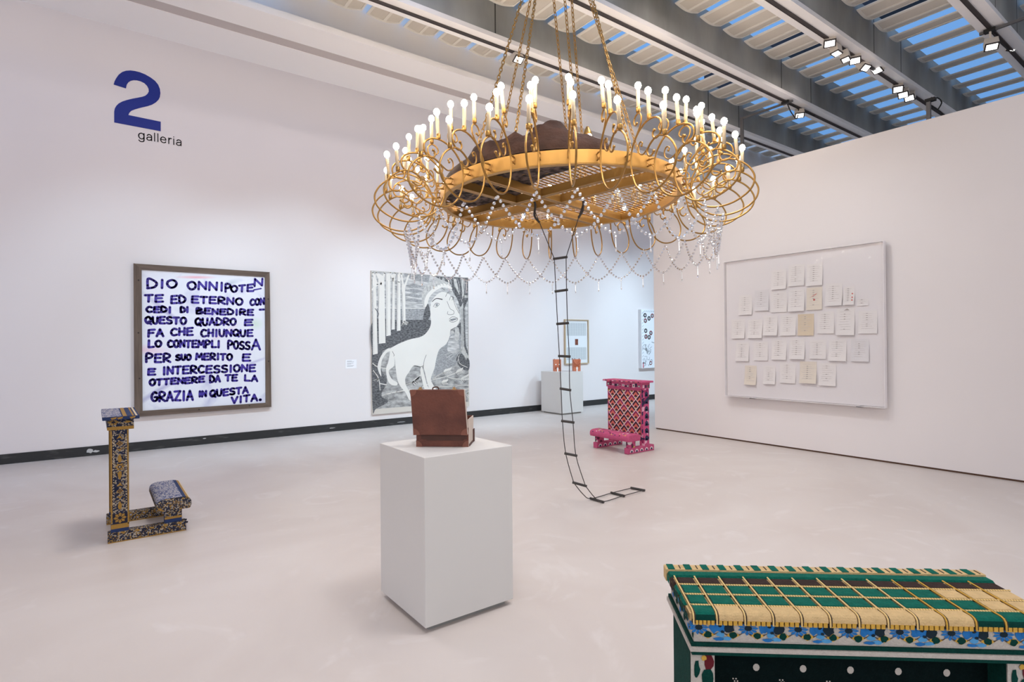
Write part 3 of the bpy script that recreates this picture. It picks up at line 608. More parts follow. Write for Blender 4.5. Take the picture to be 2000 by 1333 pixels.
MB().box(-.075, -.055, 0.01, BW - .01, 0.01, BH - .01).box(-.055, -.003, .06, BW - .06, .06, BH - .06).build('backing_board', 'board', bd)
ed = MB()
xf = -.125
ed.box(xf, -.055, 0, .004, 0, BH).box(xf, -.055, BW - .004, BW, 0, BH).box(xf, -.055, .004, BW - .004, BH - .004, BH).box(xf, -.055, .004, BW - .004, 0, .004)
ed.build('acrylic_edge', 'board_edge', bd)
MB().box(xf, xf + .004, .006, BW - .006, .006, BH - .006).build('acrylic_pane', 'acrylic', bd)
SH = [(372, 272, 475, 405, 0), (488, 232, 598, 382, 0), (612, 228, 723, 380, 0), (148, 445, 240, 580, 0), (258, 410, 355, 552, 1), (368, 420, 478, 562, 0), (490, 400, 600, 556, 0), (612, 392, 720, 546, 3), (742, 365, 858, 518, 0), (866, 385, 943, 512, 0), (958, 472, 1036, 518, 0),
      (100, 608, 190, 742, 0), (212, 612, 310, 740, 0), (318, 585, 415, 722, 0), (433, 580, 540, 722, 0), (553, 574, 663, 722, 2), (686, 558, 802, 708, 0), (818, 534, 943, 720, 0), (968, 550, 1098, 708, 0),
      (128, 768, 218, 897, 0), (250, 762, 348, 893, 0), (375, 748, 475, 888, 0), (497, 740, 602, 884, 0), (634, 752, 747, 882, 0), (765, 748, 887, 897, 0), (917, 745, 1042, 900, 1),
      (190, 928, 270, 1060, 3), (318, 928, 400, 1055, 0), (430, 908, 537, 1048, 0), (567, 900, 682, 1050, 3), (697, 912, 815, 1066, 0)]
for i, (xa, ya, xb, yb, c) in enumerate(SH):
    g = lambda x, y: on(1400 + x / 3.508, 450 + y / 3.508, 0, WX - .09) - O
    tl_, br_ = g(xa, (ya + yb) / 2), g(xb, (ya + yb) / 2); ztop = (g(xa, ya).z + g(xb, ya).z) / 2; zbot = (g(xa, yb).z + g(xb, yb).z) / 2
    y0, y1 = br_.y, tl_.y; lift = R.uniform(.012, .034); b = MB(); n = 6
    yc = (y0 + y1) / 2
    def bow(s_): return -.077 - lift * s_ ** 2
    for q in range(n):
        s0, s1 = q / n, (q + 1) / n; za, zb_ = ztop + (zbot - ztop) * s0, ztop + (zbot - ztop) * s1
        b.poly([(bow(s0), y1, za), (bow(s1), y1, zb_), (bow(s1), y0, zb_), (bow(s0), y0, za)], 0)
    H_ = ztop - zbot; W_ = y1 - y0; nl = 3 if H_ < .13 else 8; rj = random.Random(i)
    for q in range(nl):
        s_ = .14 + .74 * q / nl; z = ztop - H_ * s_; x = bow(s_) - .0015
        a0 = yc + W_ * rj.uniform(.25, .36); a1 = yc - W_ * rj.uniform(.1, .34)
        b.poly([(x, a0, z), (x, a1, z), (x, a1, z + .004), (x, a0, z + .004)], 1)
        if rj.random() < .8:
            b.poly([(x - .001, yc + .02, z), (x - .001, yc, z), (x - .001, yc, z + .008), (x - .001, yc + .02, z + .008)], 3)
    if i == 7:
        for (dy, s_, rr) in ((0, .55, .014),): b.poly([(bow(s_) - .003, yc + rr * math.cos(a * PI / 4), ztop - H_ * s_ + rr * math.sin(a * PI / 4)) for a in range(8)], 2)
        b.poly([(bow(.35) - .003, yc + .06, ztop - H_ * .45), (bow(.35) - .003, yc - .04, ztop - H_ * .25), (bow(.35) - .003, yc - .02, ztop - H_ * .33)], 2)
    if i == 9:
        for s_ in (.4, .6, .75): b.poly([(bow(s_) - .003, yc - .04 + .01 * math.cos(a * PI / 4), ztop - H_ * s_ + .01 * math.sin(a * PI / 4)) for a in range(8)], 2)
    if i == 17: b.poly([(bow(.1) - .003, yc + .02, ztop - .03), (bow(.1) - .003, yc - .05, ztop - .03), (bow(.1) - .003, yc - .02, ztop - .005)], 3)
    o = b.build('sheet', [('sheet', 'sheet_grey', 'sheet_tan', 'sheet_cream')[c], 'pencil_note', 'red_note', 'dark_note'], bd)
    if c >= 2: o['label'] = 'tan handwritten sheet'
for y in (1.73, .30): MB().box(-.12, -.003, y - .025, y + .025, -.012, 0).build('bracket', 'steel', bd)

# ------------------------------------------------------------------ pedestals
M['ped'] = mat('pedestal_white', srgb(214, 212, 208), .5, var=.02, scale=2, spec=.3)
M['ped_base'] = mat('pedestal_plinth', srgb(150, 150, 146), .6)
def pedestal(x0, y0, wx, wy, h, lab):
    t = thing('pedestal', lab, 'pedestal', (x0, y0, 0))
    MB().box(0, wx, 0, wy, .03, h).build('body', 'ped', t, bevel=.003)
    MB().box(.035, wx - .035, .035, wy - .035, 0, .03).build('base', 'ped_base', t)
pedestal(1.370, 2.625, .563, .563, .911, 'tall white pedestal in the centre with the open brown suitcase on it')
pedestal(7.77, 8.81, .61, .66, .887, 'white pedestal by the far wall with two terracotta boxes on it')

# suitcase
M['leather'] = mat('brown_leather', srgb(114, 66, 51), .55, scale=9, col2=srgb(86, 48, 38), bump=.25, bscale=80, contrast=(.3, .7))
M['leather_dark'] = mat('dark_leather', srgb(84, 52, 42), .6, var=.2, scale=14)
M['leather_patch'] = mat('corner_leather', srgb(128, 80, 64), .5, var=.15)
M['lining'] = mat('cream_lining', srgb(206, 192, 180), .8, var=.1)
M['brass'] = mat('aged_brass', srgb(186, 150, 104), .4, metal=.8)
sc_ = thing('suitcase', 'open brown leather suitcase with raised lid standing on the centre pedestal', 'suitcase', (1.484, 2.939, .911), math.radians(-40.8))
W_, D_, H_ = .302, .20, .155
b = MB().box(0, W_, 0, .006, 0, .11, 0).box(0, .006, .006, D_, 0, H_, 1).box(W_ - .006, W_, .006, D_, 0, H_, 1).box(0, W_, D_ - .006, D_, 0, H_, 0).box(.006, W_ - .006, .006, D_ - .006, 0, .006, 1)
b.build('body', ['leather', 'lining'], sc_, bevel=.003)
ld = MB()
lo_ = lambda u, v, d: (u * 1.0 - .012 - v * .07 + .004, -.012 - d, .072 + v)   # slight lean to one side
LH = .255; LW = .308
def slab(b, u0, u1, v0, v1, d0, d1, m):
    P = [lo_(u, v, d) for d in (d0, d1) for (u, v) in ((u0, v0), (u1, v0), (u1, v1), (u0, v1))]
    b.add(P, [(0, 1, 2, 3), (7, 6, 5, 4), (0, 4, 5, 1), (1, 5, 6, 2), (2, 6, 7, 3), (3, 7, 4, 0)], m)
slab(ld, 0, LW, 0, LH, .012, .018, 0); slab(ld, 0, .006, 0, LH, -.025, .012, 0); slab(ld, LW - .006, LW, .0, LH, -.025, .012, 1); slab(ld, .006, LW - .006, LH - .006, LH, -.025, .012, 0); slab(ld, .006, LW - .006, 0, .006, -.025, .012, 0)
slab(ld, .006, LW - .006, .006, LH - .006, .009, .012, 1)
ldo = ld.build('lid', ['leather', 'lining'], sc_, bevel=.003)
for (u, v, su, sv) in ((0, LH, 1, -1), (LW, LH, -1, -1), (0, 0, 1, 1), (LW, 0, -1, 1)):
    c = MB(); P = [lo_(u - su * .001, v - sv * .001, .0195)] + [lo_(u + su * .036 * math.cos(a * PI / 10), v + sv * .036 * math.sin(a * PI / 10), .0195) for a in range(6)]
    c.prism(P, (0, .0035, 0)); c.build('corner_patch', 'leather_patch', ldo)
for (x, s_) in ((0, 1), (W_, -1)):
    c = MB().prism([(x, -.0025, -.0)] + [(x + s_ * .036 * math.cos(a * PI / 10), -.0025, .036 * math.sin(a * PI / 10)) for a in range(6)], (0, .003, 0)); c.build('corner_patch', 'leather_patch', sc_)
MB().box(.03, W_ - .01, -.006, .0, .045, .072).box(.06, W_ - .03, -.004, .0, .036, .046).build('hinge_strip', 'leather_dark', sc_)
for u in (.055, .25): slab_b = MB(); slab(slab_b, u - .01, u + .01, LH, LH + .006, -.02, .014, 0); slab(slab_b, u - .006, u + .006, LH + .006, LH + .014, -.012, .004, 0); slab_b.build('latch', 'brass', ldo)
MB().tube(crom([lo_(.125, LH, -.005), lo_(.13, LH + .012, -.005), lo_(.155, LH + .014, -.005), lo_(.16, LH, -.005)], 4), .004, 6).build('handle', 'leather_dark', ldo)
MB().box(W_, W_ + .006, D_ - .03, D_ + .008, .0, .075).box(W_, W_ + .004, .02, D_ - .03, .0, .012).build('side_corner', 'leather_dark', sc_)

# terracotta boxes
M['terra'] = mat('terracotta_leather', srgb(196, 116, 84), .55, var=.1, scale=9); M['terra_dark'] = mat('terracotta_fold', srgb(160, 84, 58), .6); M['hole_white'] = mat('opening_white', srgb(240, 238, 236), .7); M['knob'] = mat('knob_dark', srgb(120, 70, 60), .6)
def terra(x, y, lab, kind):
    t = thing('terracotta_box', lab, 'box', (x, y, .887), math.radians(-31), 'terracotta boxes on the far pedestal')
    w_, d_, h_ = .155, .145, .255
    MB().box(0, w_, 0, d_, 0, h_).build('body', 'terra', t, bevel=.004)
    key = [(-.012, 0), (.012, 0), (.014, .04), (.022, .055), (.012, .07), (.01, .085), (-.01, .085), (-.012, .07), (-.022, .055), (-.014, .04)]
    hk = 1.0 if kind == 0 else 1.15
    MB().prism([(w_ / 2 + a, -.002, b_ * hk) for a, b_ in key], (0, .001, 0)).build('opening', 'hole_white', t)
    if kind == 0:
        for cx in (.04, .115):
            MB().prism([(cx + .014 * math.cos(a * PI / 6), -.002, .145 + .014 * math.sin(a * PI / 6)) for a in range(12)], (0, .001, 0)).build('hole', 'hole_white', t)
            f = MB(); n = 6
            for q in range(n):
                z0, z1 = .135 - .085 * q / n, .135 - .085 * (q + 1) / n; d0, d1 = -.004 - .022 * math.sin(PI * q / n), -.004 - .022 * math.sin(PI * (q + 1) / n)
                f.add([(cx - .016, d0, z0), (cx + .016, d0, z0), (cx + .016, d1, z1), (cx - .016, d1, z1)], [(0, 1, 2, 3)])
            f.build('flap', 'terra_dark', t)
        MB().tube([(.01, .02, h_), (.01, .02, h_ + .015)], .008, 8).build('knob', 'knob', t)
    else:
        for s_ in (1, -1):
            P = [(w_ / 2 + s_ * .068, -.006, .245), (w_ / 2 + s_ * .055, -.03, .19), (w_ / 2, -.022, .145), (w_ / 2 - s_ * .05, -.006, .105)]
            MB().tube(crom(P, 5), [.016 - .009 * q / 15 for q in range(16)], 8).build('strap', 'terra', t, smooth=True)
        for cx in (.035, .128): MB().tube([(cx, .02, h_), (cx, .02, h_ + .02)], .009, 8).build('knob', 'knob', t)
        MB().tube([(.0, .1, h_), (.0, .1, h_ + .02)], .008, 8).build('knob', 'knob', t)
terra(7.90, 9.19, 'terracotta box with two round holes and drooping flaps on the far pedestal', 0)
terra(8.22, 8.93, 'terracotta box with crossed straps on its front on the far pedestal', 1)

# ------------------------------------------------------------------ prie-dieux (kneelers)
def kneel(name, lab, loc, rz, mt, W, D, px, top_z=.965, bz=(.17, .265), deco=None, pfront=None):
    t = thing(name, lab, 'kneeler', loc, rz)
    hw = W / 2 - .04; th = .075
    for s_ in (-1, 1):
        y0 = s_ * (hw - th / 2)
        b = MB().box(0, D, y0 - th / 2, y0 + th / 2, 0, .08)
        if deco: deco('runner', b, s_, y0, th)
        b.build('runner', mt['runner'], t, bevel=.006)
        b = MB().box(px, px + .115, y0 - th / 2, y0 + th / 2, .08, top_z - .105)
        if deco: deco('side_post', b, s_, y0, th)
        b.build('side_post', mt['post'], t, bevel=.004)
        b = MB().box(D - .15, D - .03, y0 - th / 2 + .004, y0 + th / 2 - .004, .08, bz[0])
        if deco: deco('bench_post', b, s_, y0, th)
        b.build('bench_post', mt['bench_post'], t, bevel=.006)
    b = MB().box(*((px + .07, px + .1, -hw + th, hw - th) if pfront is None else (px + .113, px + .124, -hw + .002, hw - pfront)), .22, top_z - .105)
    if deco: deco('panel', b, 0, 0, 0)
    b.build('back_panel', mt['panel'], t)
    b = MB().box(px - .02, px + .15, -hw - .0, hw, top_z - .105, top_z - .025)
    if deco: deco('apron', b, 0, hw, 0)
    b.build('apron', mt['apron'], t, bevel=.004)
    b = MB().box(px - .05, px + .185, -W / 2, W / 2, top_z - .025, top_z)
    if deco: deco('top', b, 0, W / 2, 0)
    b.build('armrest', mt['top'], t, bevel=.004)
    # padded bench, rounded across
    b = MB(); n = 12; x0, x1 = D - .21, D + .035; z0, z1 = bz; prof = []
    for k in range(n + 1):
        a = PI * k / n; prof.append(((x0 + x1) / 2 - (x1 - x0) / 2 * math.copysign(abs(math.cos(a)) ** .55, math.cos(a)), z0 + .03 + (z1 - z0 - .03) * math.sin(a) ** .6))
    prof = [(x0 + .01, z0)] + prof + [(x1 - .01, z0)]
    Wb = W / 2 - .005
    b.prism([(x, -Wb, z) for x, z in prof], (0, 2 * Wb, 0), 0)
    if deco: deco('bench', b, prof, Wb, 0)
    b.build('bench', mt['bench'], t, bevel=.008)
    return t
def fl(b, cx, cz, r, n, m, mc, pl, rc=.35, sq=1.0, inner=.45):
    """flower on a plane; pl maps (a,b)->point"""
    for k in range(n):
        a = 2 * PI * k / n; da = PI / n * .85
        b.poly([pl(cx + r * inner * .3 * math.cos(a), cz + r * inner * .3 * sq * math.sin(a)), pl(cx + r * .75 * math.cos(a - da), cz + r * .75 * sq * math.sin(a - da)), pl(cx + r * math.cos(a), cz + r * sq * math.sin(a)), pl(cx + r * .75 * math.cos(a + da), cz + r * .75 * sq * math.sin(a + da))], m)
    b.poly([pl(cx + r * rc * math.cos(k * PI / 5), cz + r * rc * sq * math.sin(k * PI / 5), 1) for k in range(10)], mc)
# --- blue and gold kneeler
NAVY, GOLD_, CRM = srgb(34, 44, 76), srgb(172, 130, 50), srgb(176, 166, 148)
M['b_spk'] = speckle('navy_brocade', [(0, srgb(30, 36, 58)), (.36, srgb(150, 140, 126)), (.6, srgb(36, 42, 66)), (.86, srgb(120, 104, 76))], 105)
M['b_spk2'] = speckle('navy_brocade_fine', [(0, srgb(36, 42, 62)), (.35, srgb(160, 152, 140)), (.55, srgb(58, 56, 62)), (.78, srgb(150, 118, 62))], 130)
M['b_grey'] = speckle('grey_blue_weave', [(0, srgb(150, 150, 164)), (.5, srgb(84, 92, 128)), (.8, srgb(172, 168, 170))], 55, stretch=(2.5, .7, 1))
M['b_gold'] = mat('gold_thread', srgb(160, 122, 52), .7, var=.2, scale=60, bump=.2, bscale=200)
M['b_navy'] = mat('navy_velvet', srgb(32, 52, 96), .85, var=.2, scale=40)
M['b_dark'] = mat('navy_dark', srgb(26, 28, 48), .85)
M['b_cream'] = mat('cream_thread', srgb(206, 190, 160), .8)
def deco_blue(part, b, s_, y0, th):
    e = .0012
    if part == 'side_post':
        ys = y0 - th / 2
        px = b.v[0][0]; cx = px + .0575
        for yy, sg_ in ((ys - e, -1), (y0 + th / 2 + e, 1)):
            pl = lambda a, c, l=0, yy=yy, sg_=sg_: (a, yy + sg_ * l * .0006, c)
            def rect(x0, x1, z0, z1, m): b.poly([pl(x0, z0), pl(x1, z0), pl(x1, z1), pl(x0, z1)], m)
            rect(px, px + .010, .15, .855, 1); rect(px + .106, px + .115, .13, .855, 1); rect(px, px + .115, .08, .105, 2); rect(px, px + .115, .105, .14, 1)
            rect(px + .012, px + .105, .14, .22, 3)
            fl(b, cx, .185, .042, 8, 1, 3, lambda a, c, l=0: pl(a, c, l + 2), .28)
            def dia(z, w_, h_, m, l): b.poly([pl(cx - w_, z, l), pl(cx, z - h_, l), pl(cx + w_, z, l), pl(cx, z + h_, l)], m)
            for z in (.39, .755): dia(z, .022, .02, 1, 1); dia(z, .015, .014, 3, 2); dia(z, .008, .008, 1, 3); dia(z, .004, .004, 3, 4)
            for z in (.425, .79): b.poly([pl(cx - .02, z, 1), pl(cx, z + .008, 1), pl(cx + .02, z, 1), pl(cx, z + .03, 1)], 1)
            for z in (.355, .72): b.poly([pl(cx - .02, z, 1), pl(cx, z - .026, 1), pl(cx + .02, z, 1), pl(cx, z - .008, 1)], 1)
            fl(b, cx, .575, .03, 6, 1, 3, lambda a, c, l=0: pl(a, c, l + 1), .4); dia(.575, .006, .006, 5, 4)
            for z, q in ((.515, -1), (.635, 1), (.275, 1)): b.poly([pl(cx + .013 * math.sin(a * PI / 5) , z + q * (.028 * math.cos(a * PI / 5) + (.012 if a == 0 else 0)), 1) for a in range(10)], 1)
            for k in range(30):
                z = .24 + k * .02
                for x in (px + .019, px + .098): b.poly([pl(x - .0035, z, 1), pl(x, z - .0055, 1), pl(x + .0035, z, 1), pl(x, z + .0055, 1)], 5)
        b.poly([(px + .115 + e, y0 - th / 2, .14), (px + .115 + e, y0 + th / 2, .14), (px + .115 + e, y0 + th / 2, .855), (px + .115 + e, y0 - th / 2, .855)], 1)
    if part == 'bench_post':
        x0, x1 = b.v[0][0], b.v[1][0]
        for yy in (y0 - th / 2 + .0025, y0 + th / 2 - .0025):
            for z0, z1, m in ((.112, .13, 1), (.13, .186, 6)): b.poly([(x0, yy, z0), (x1, yy, z0), (x1, yy, z1), (x0, yy, z1)], m)
    if part == 'runner':
        for yy in (y0 - th / 2 - e, y0 + th / 2 + e):
            b.poly([(0, yy, .0), (.52, yy, .0), (.52, yy, .008), (0, yy, .008)], 1)
            for k in range(11):
                x = .03 + k * .047
                if s_ < 0: b.poly([(x, yy, .062 + .006 * (k % 2)), (x + .03, yy, .058), (x + .034, yy, .072), (x + .01, yy, .077)], 1 if k % 2 else 3)
                else:
                    pl = lambda a, c, l=0: (a, yy - l * .0005, c)
                    fl(b, x, .042 + .015 * (1 if k % 2 else -1), .02, 6, 1, 4, pl, .4)
    if part == 'apron':
        hw = y0; x0, x1 = b.v[0][0], b.v[1][0]
        for yy in (-hw - e, hw + e):
            b.poly([(x0, yy, .86), (x1, yy, .86), (x1, yy, .885), (x0, yy, .885)], 1)
            pl = lambda a, c, l=0: (a, yy + math.copysign(.0006 * (l + 1), yy), c)
            fl(b, x0 + .04, .92, .035, 6, 1, 3, pl, .35, .7); b.poly([pl(x0 + .1, .915), pl(x0 + .13, .908), pl(x0 + .16, .918), pl(x0 + .13, .928)], 1)
    if part == 'top':
        x0, x1 = b.v[0][0], b.v[1][0]; W2 = y0; z = .965 + e
        b.poly([(x0, -W2, z), (x0 + .12, -W2, z), (x0 + .12, W2, z), (x0, W2, z)], 4)
        for a, c, m in ((.13, .155, 1), (.165, .18, 2), (.188, .20, 1), (.21, .222, 5)): b.poly([(x0 + a, -W2, z), (x0 + c, -W2, z), (x0 + c, W2, z), (x0 + a, W2, z)], m)
        for k in range(5): b.poly([(x0 + .02 + .04 * k, -W2 - e, .943), (x0 + .045 + .04 * k, -W2 - e, .95), (x0 + .05 + .04 * k, -W2 - e, .963), (x0 + .01 + .04 * k, -W2 - e, .957)], 1 if k % 3 else 2)
    if part == 'bench':
        prof, Wb = s_, y0
        n = len(prof)
        for k in range(2, n - 2):
            (xa, za), (xb, zb) = prof[k], prof[k + 1]
            m = 4 if k < 8 else (2 if k == 8 else 1 if k == 9 else 5 if k == 10 else 2)
            b.poly([(xa, -Wb, za + e), (xb, -Wb, zb + e), (xb, Wb, zb + e), (xa, Wb, za + e)], m)
        b.poly([(prof[4][0], -Wb - e, prof[0][1] + .012), (prof[5][0], -Wb - e, prof[0][1] + .012), (prof[5][0], -Wb - e, prof[0][1] + .03), (prof[4][0], -Wb - e, prof[0][1] + .03)], 1)
bl = ['b_spk', 'b_gold', 'b_navy', 'b_dark', 'b_grey', 'b_cream']; bl2 = ['b_spk2'] + bl[1:]; bl3 = ['b_navy'] + bl[1:] + ['b_spk2']
kneel('kneeler', 'blue and gold brocade kneeler standing under the handwritten text painting', (.08, 5.61, 0), 0, dict(runner=bl2, post=bl, bench_post=bl3, panel=bl, apron=bl, top=bl3, bench=bl2), .72, .52, .02, bz=(.185, .285), deco=deco_blue)
# --- pink kneeler
PK = srgb(196, 84, 126)
M['k_pink'] = mat('pink_velvet', PK, .8, var=.15, scale=30, bump=.15, bscale=150)
M['k_spk'] = speckle('pink_patchwork', [(0, PK), (.5, srgb(60, 48, 76)), (.68, srgb(222, 170, 190)), (.8, srgb(150, 52, 96))], 26)
M['k_grn'] = speckle('pink_green_patchwork', [(0, PK), (.45, srgb(80, 92, 84)), (.62, srgb(226, 210, 212)), (.76, srgb(96, 44, 70)), (.9, srgb(206, 190, 90))], 22)
M['k_dark'] = mat('plum_dark', srgb(66, 28, 44), .85); M['k_mid'] = mat('maroon_weave', srgb(140, 40, 84), .85); M['k_sal'] = mat('salmon_weave', srgb(212, 110, 98), .85)
M['k_white'] = mat('lattice_white', srgb(232, 206, 214), .8); M['k_yel'] = mat('ochre_weave', srgb(206, 176, 90), .8); M['k_or'] = mat('orange_trim', srgb(212, 122, 100), .8); M['k_nv'] = mat('navy_motif', srgb(46, 50, 82), .8); M['k_gr'] = mat('sage_motif', srgb(72, 104, 94), .8)
def deco_pink(part, b, s_, y0, th):
    e = .0015
    if part == 'panel':
        X = b.v[1][0]; yA, yB = b.v[0][1], b.v[2][1]; zA, zB = .22, .86
        nx = 4; cw = (yB - yA - .05) / nx; ch = .147; yo = yA + .025
        pl = lambda y, z, l=0: (X + e + l * .0008, max(yA + .004, min(yB - .004, y)), max(zA + .004, min(zB - .03, z)))
        for r_ in range(11):
            zc = zA + .05 + r_ * ch / 2
            for c in range(nx + 1):
                yc = yo + (c + (.5 if r_ % 2 else 0)) * cw
                if yc > yB: continue
                m0 = 2 if (c + r_) % 3 else 3
                for sc2, m in ((.98, m0), (.70, 4), (.44, 2), (.22, 6)):
                    w_, h_ = cw / 2 * sc2, ch / 2 * sc2; zz = zc - ch / 2 * (1 - sc2) * .95
                    b.poly([pl(yc - w_, zz, 1 - sc2), pl(yc, zz - h_, 1 - sc2), pl(yc + w_, zz, 1 - sc2), pl(yc, zz + h_, 1 - sc2)], m)
        for dsg in (1, -1):
            for k in range(-12, 14):
                P = []
                for q in range(0, 49):
                    y = yo + (yB - yA - .05) * q / 48; z = zA + .05 + ch / 2 * 0 + dsg * (y - yo) / cw * ch + k * ch + ch / 2
                    if zA + .01 < z < zB - .03: P.append((y, z))
                if len(P) > 1:
                    (ya, za), (yb, zb) = P[0], P[-1]; b.poly([pl(ya, za - .008, 1.2), pl(yb, zb - .008, 1.2), pl(yb, zb + .008, 1.2), pl(ya, za + .008, 1.2)], 5)
    if part == 'side_post':
        px = b.v[0][0]; X = px + .115 + e
        for yy in (y0 - th / 2 - e, y0 + th / 2 + e):
            for k in range(7):
                z = .15 + k * .1; b.poly([(px + .02, yy, z), (px + .09, yy, z), (px + .085, yy, z + .05), (px + .055, yy, z + .075), (px + .025, yy, z + .05)], 7)
                b.poly([(px + .04, yy * 1, z + .01), (px + .07, yy, z + .01), (px + .07, yy, z + .03), (px + .04, yy, z + .03)], 5 if k % 2 else 9)
        b.poly([(X, y0 - th / 2, .25), (X, y0 - th / 2 + .02, .25), (X, y0 - th / 2 + .02, .86), (X, y0 - th / 2, .86)], 8)
        for k in range(5):
            z = .25 + k * .12; b.poly([(X, y0 + .0, z), (X, y0 + .03, z + .01), (X, y0 + .03, z + .06), (X, y0 + .005, z + .05)], 7)
    if part == 'apron':
        hw = y0; X = b.v[1][0] + e; rr = random.Random(5)
        for k in range(13):
            y = -hw + .02 + k * (2 * hw - .04) / 13; h = rr.uniform(.02, .05); w_ = rr.uniform(.025, .045); z = .862 + rr.uniform(.005, .022); m = (9, 2, 5, 7)[k % 4]
            b.poly([(X, y, z), (X, y + w_, z), (X, y + w_, z + h), (X, y, z + h)], m); b.poly([(X + .0008, y + w_ * .25, z + h * .25), (X + .0008, y + w_ * .75, z + h * .25), (X + .0008, y + w_ * .75, z + h * .75), (X + .0008, y + w_ * .25, z + h * .75)], (5, 1, 9, 2)[k % 4])
        for yy in (-hw - e, hw + e):
            for k in range(3): x = b.v[0][0] + .02 + k * .05; b.poly([(x, yy, .87), (x + .03, yy, .87), (x + .03, yy, .91), (x, yy, .91)], (9, 7, 5)[k])
    if part == 'top':
        W2 = y0; x0, x1 = b.v[0][0], b.v[1][0]; z = .965 + e; rr = random.Random(2)
        for k in range(16):
            y = -W2 + .02 + k * .043; x = rr.uniform(x0 + .02, x1 - .06)
            b.poly([(x, y, z), (x + .03, y, z), (x + .025, y + .02, z), (x, y + .02, z)], (5, 1, 4, 9)[k % 4])
            b.poly([(x1 + e, y, .945), (x1 + e, y + .02, .945), (x1 + e, y + .02, .957), (x1 + e, y, .957)], (5, 9, 8, 2)[k % 4])
    if part == 'runner':
        for yy in (y0 - th / 2 - e, y0 + th / 2 + e):
            for k in range(5):
                x = .06 + k * .1; P = [(x + .035 * math.cos(a * PI / 6), yy, .02 + .04 * math.sin(a * PI / 6)) for a in range(7)]; b.poly(P, 5); b.poly([(x + .02 * math.cos(a * PI / 6), yy + math.copysign(.001, yy - y0), .02 + .025 * math.sin(a * PI / 6)) for a in range(7)], 7)
    if part == 'bench':
        prof, Wb = s_, y0; rr = random.Random(9); n = len(prof)
        for k in range(60):
            q = rr.randrange(3, n - 3); (xa, za), (xb, zb) = prof[q], prof[q + 1]; y = rr.uniform(-Wb + .02, Wb - .05); w_ = .022
            b.poly([(xa + (xb - xa) * .1, y, za + e + (zb - za) * .1), (xb - (xb - xa) * .1, y, zb + e - (zb - za) * .1), (xb - (xb - xa) * .1, y + w_, zb + e - (zb - za) * .1), (xa + (xb - xa) * .1, y + w_, za + e + (zb - za) * .1)], (7, 5, 6, 8, 2)[k % 5])
pk = ['k_pink', 'k_spk', 'k_dark', 'k_mid', 'k_sal', 'k_white', 'k_yel', 'k_nv', 'k_or', 'k_gr']; pk2 = ['k_spk'] + pk[1:]; pk3 = ['k_grn'] + pk[1:]
kneel('kneeler', 'pink patterned kneeler with white lattice panel beside the partition end', (6.245, 5.485, 0), PI, dict(runner=pk, post=pk2, bench_post=pk3, panel=pk, apron=pk, top=pk, bench=pk), .74, .525, .10, deco=deco_pink, pfront=.03)

# --- green kneeler in the foreground
M['g_green'] = mat('green_pile', srgb(14, 104, 88), .9, var=.25, scale=60, bump=.5, bscale=220, spec=.15)
M['g_dgreen'] = mat('dark_green_pile', srgb(6, 62, 54), .9, var=.25, scale=60, bump=.4, bscale=220, spec=.15)
M['g_brown'] = mat('brown_pile', srgb(62, 48, 44), .9, var=.2, scale=60, bump=.5, bscale=220, spec=.15)
M['g_cream'] = mat('cream_pile', srgb(222, 190, 138), .9, var=.14, scale=70, bump=.5, bscale=260, spec=.15)
M['g_yel'] = mat('yellow_cord', srgb(214, 168, 70), .85, var=.15, scale=80, bump=.3, bscale=260)
M['g_cord'] = mat('cream_cord', srgb(228, 196, 132), .85)
M['g_cdark'] = mat('dark_thread', srgb(66, 52, 40), .85)
M['g_white'] = mat('white_weave', srgb(196, 188, 178), .9, var=.12, scale=120, bump=.4, bscale=260)
M['g_blue'] = mat('blue_petal', srgb(34, 118, 190), .9, var=.3, scale=60); M['g_navy'] = mat('navy_petal', srgb(12, 34, 46), .9); M['g_lblue'] = mat('light_blue_petal', srgb(84, 158, 210), .9, var=.2, scale=60)
M['g_black'] = mat('black_green_pile', srgb(6, 22, 22), .92, var=.3, scale=60, bump=.3, bscale=240, spec=.1); M['g_red'] = mat('dark_red_petal', srgb(96, 18, 30), .9)
ga = math.radians(-40.3)
gk = thing('kneeler', 'green, cream and brown chequered kneeler cut off by the lower right corner', 'kneeler', (1.127, .901, 0), ga)
GW, GD, GZ = .728, .248, .95
names = ['g_green', 'g_dgreen', 'g_brown', 'g_cream', 'g_yel', 'g_cdark', 'g_white', 'g_blue', 'g_navy', 'g_lblue', 'g_black', 'g_red', 'g_cord']
# armrest: board body, tiles of pile, cords
b = MB().box(0.004, GW - .004, -.232, -.004, GZ - .022, GZ - .007, 3)
lines = [.010] + [.0565 + .0556 * i for i in range(12)] + [GW - .003]
rowsy = [(.058, .10), (.10, .15), (.15, .20)]
def tile(x0, x1, y0, y1, z, h, m, edge=.003):
    b.add([(x0, -y0, z), (x1, -y0, z), (x1, -y1, z), (x0, -y1, z), (x0 + edge, -y0 - edge, z + h), (x1 - edge, -y0 - edge, z + h), (x1 - edge, -y1 + edge, z + h), (x0 + edge, -y1 + edge, z + h)],
          [(4, 7, 6, 5), (0, 4, 5, 1), (1, 5, 6, 2), (2, 6, 7, 3), (3, 7, 4, 0)], m)
T0 = GZ - .007
tile(0, GW, .030, .057, T0, .006, 0)
for ri, (ya, yb) in enumerate(rowsy):
    for ci in range(len(lines) - 1):
        xa, xb = lines[ci] + .003, lines[ci + 1] - .003
        mm = 2 if ri == 0 else (0 if (lines[ci] < (.545 if ri == 1 else .60)) else 3)
        tile(xa, xb, ya + .004, yb - .003, T0, .005, mm)
    tile(0, lines[0] - .002, ya + .004, yb - .003, T0, .006, 0 if ri else 2)
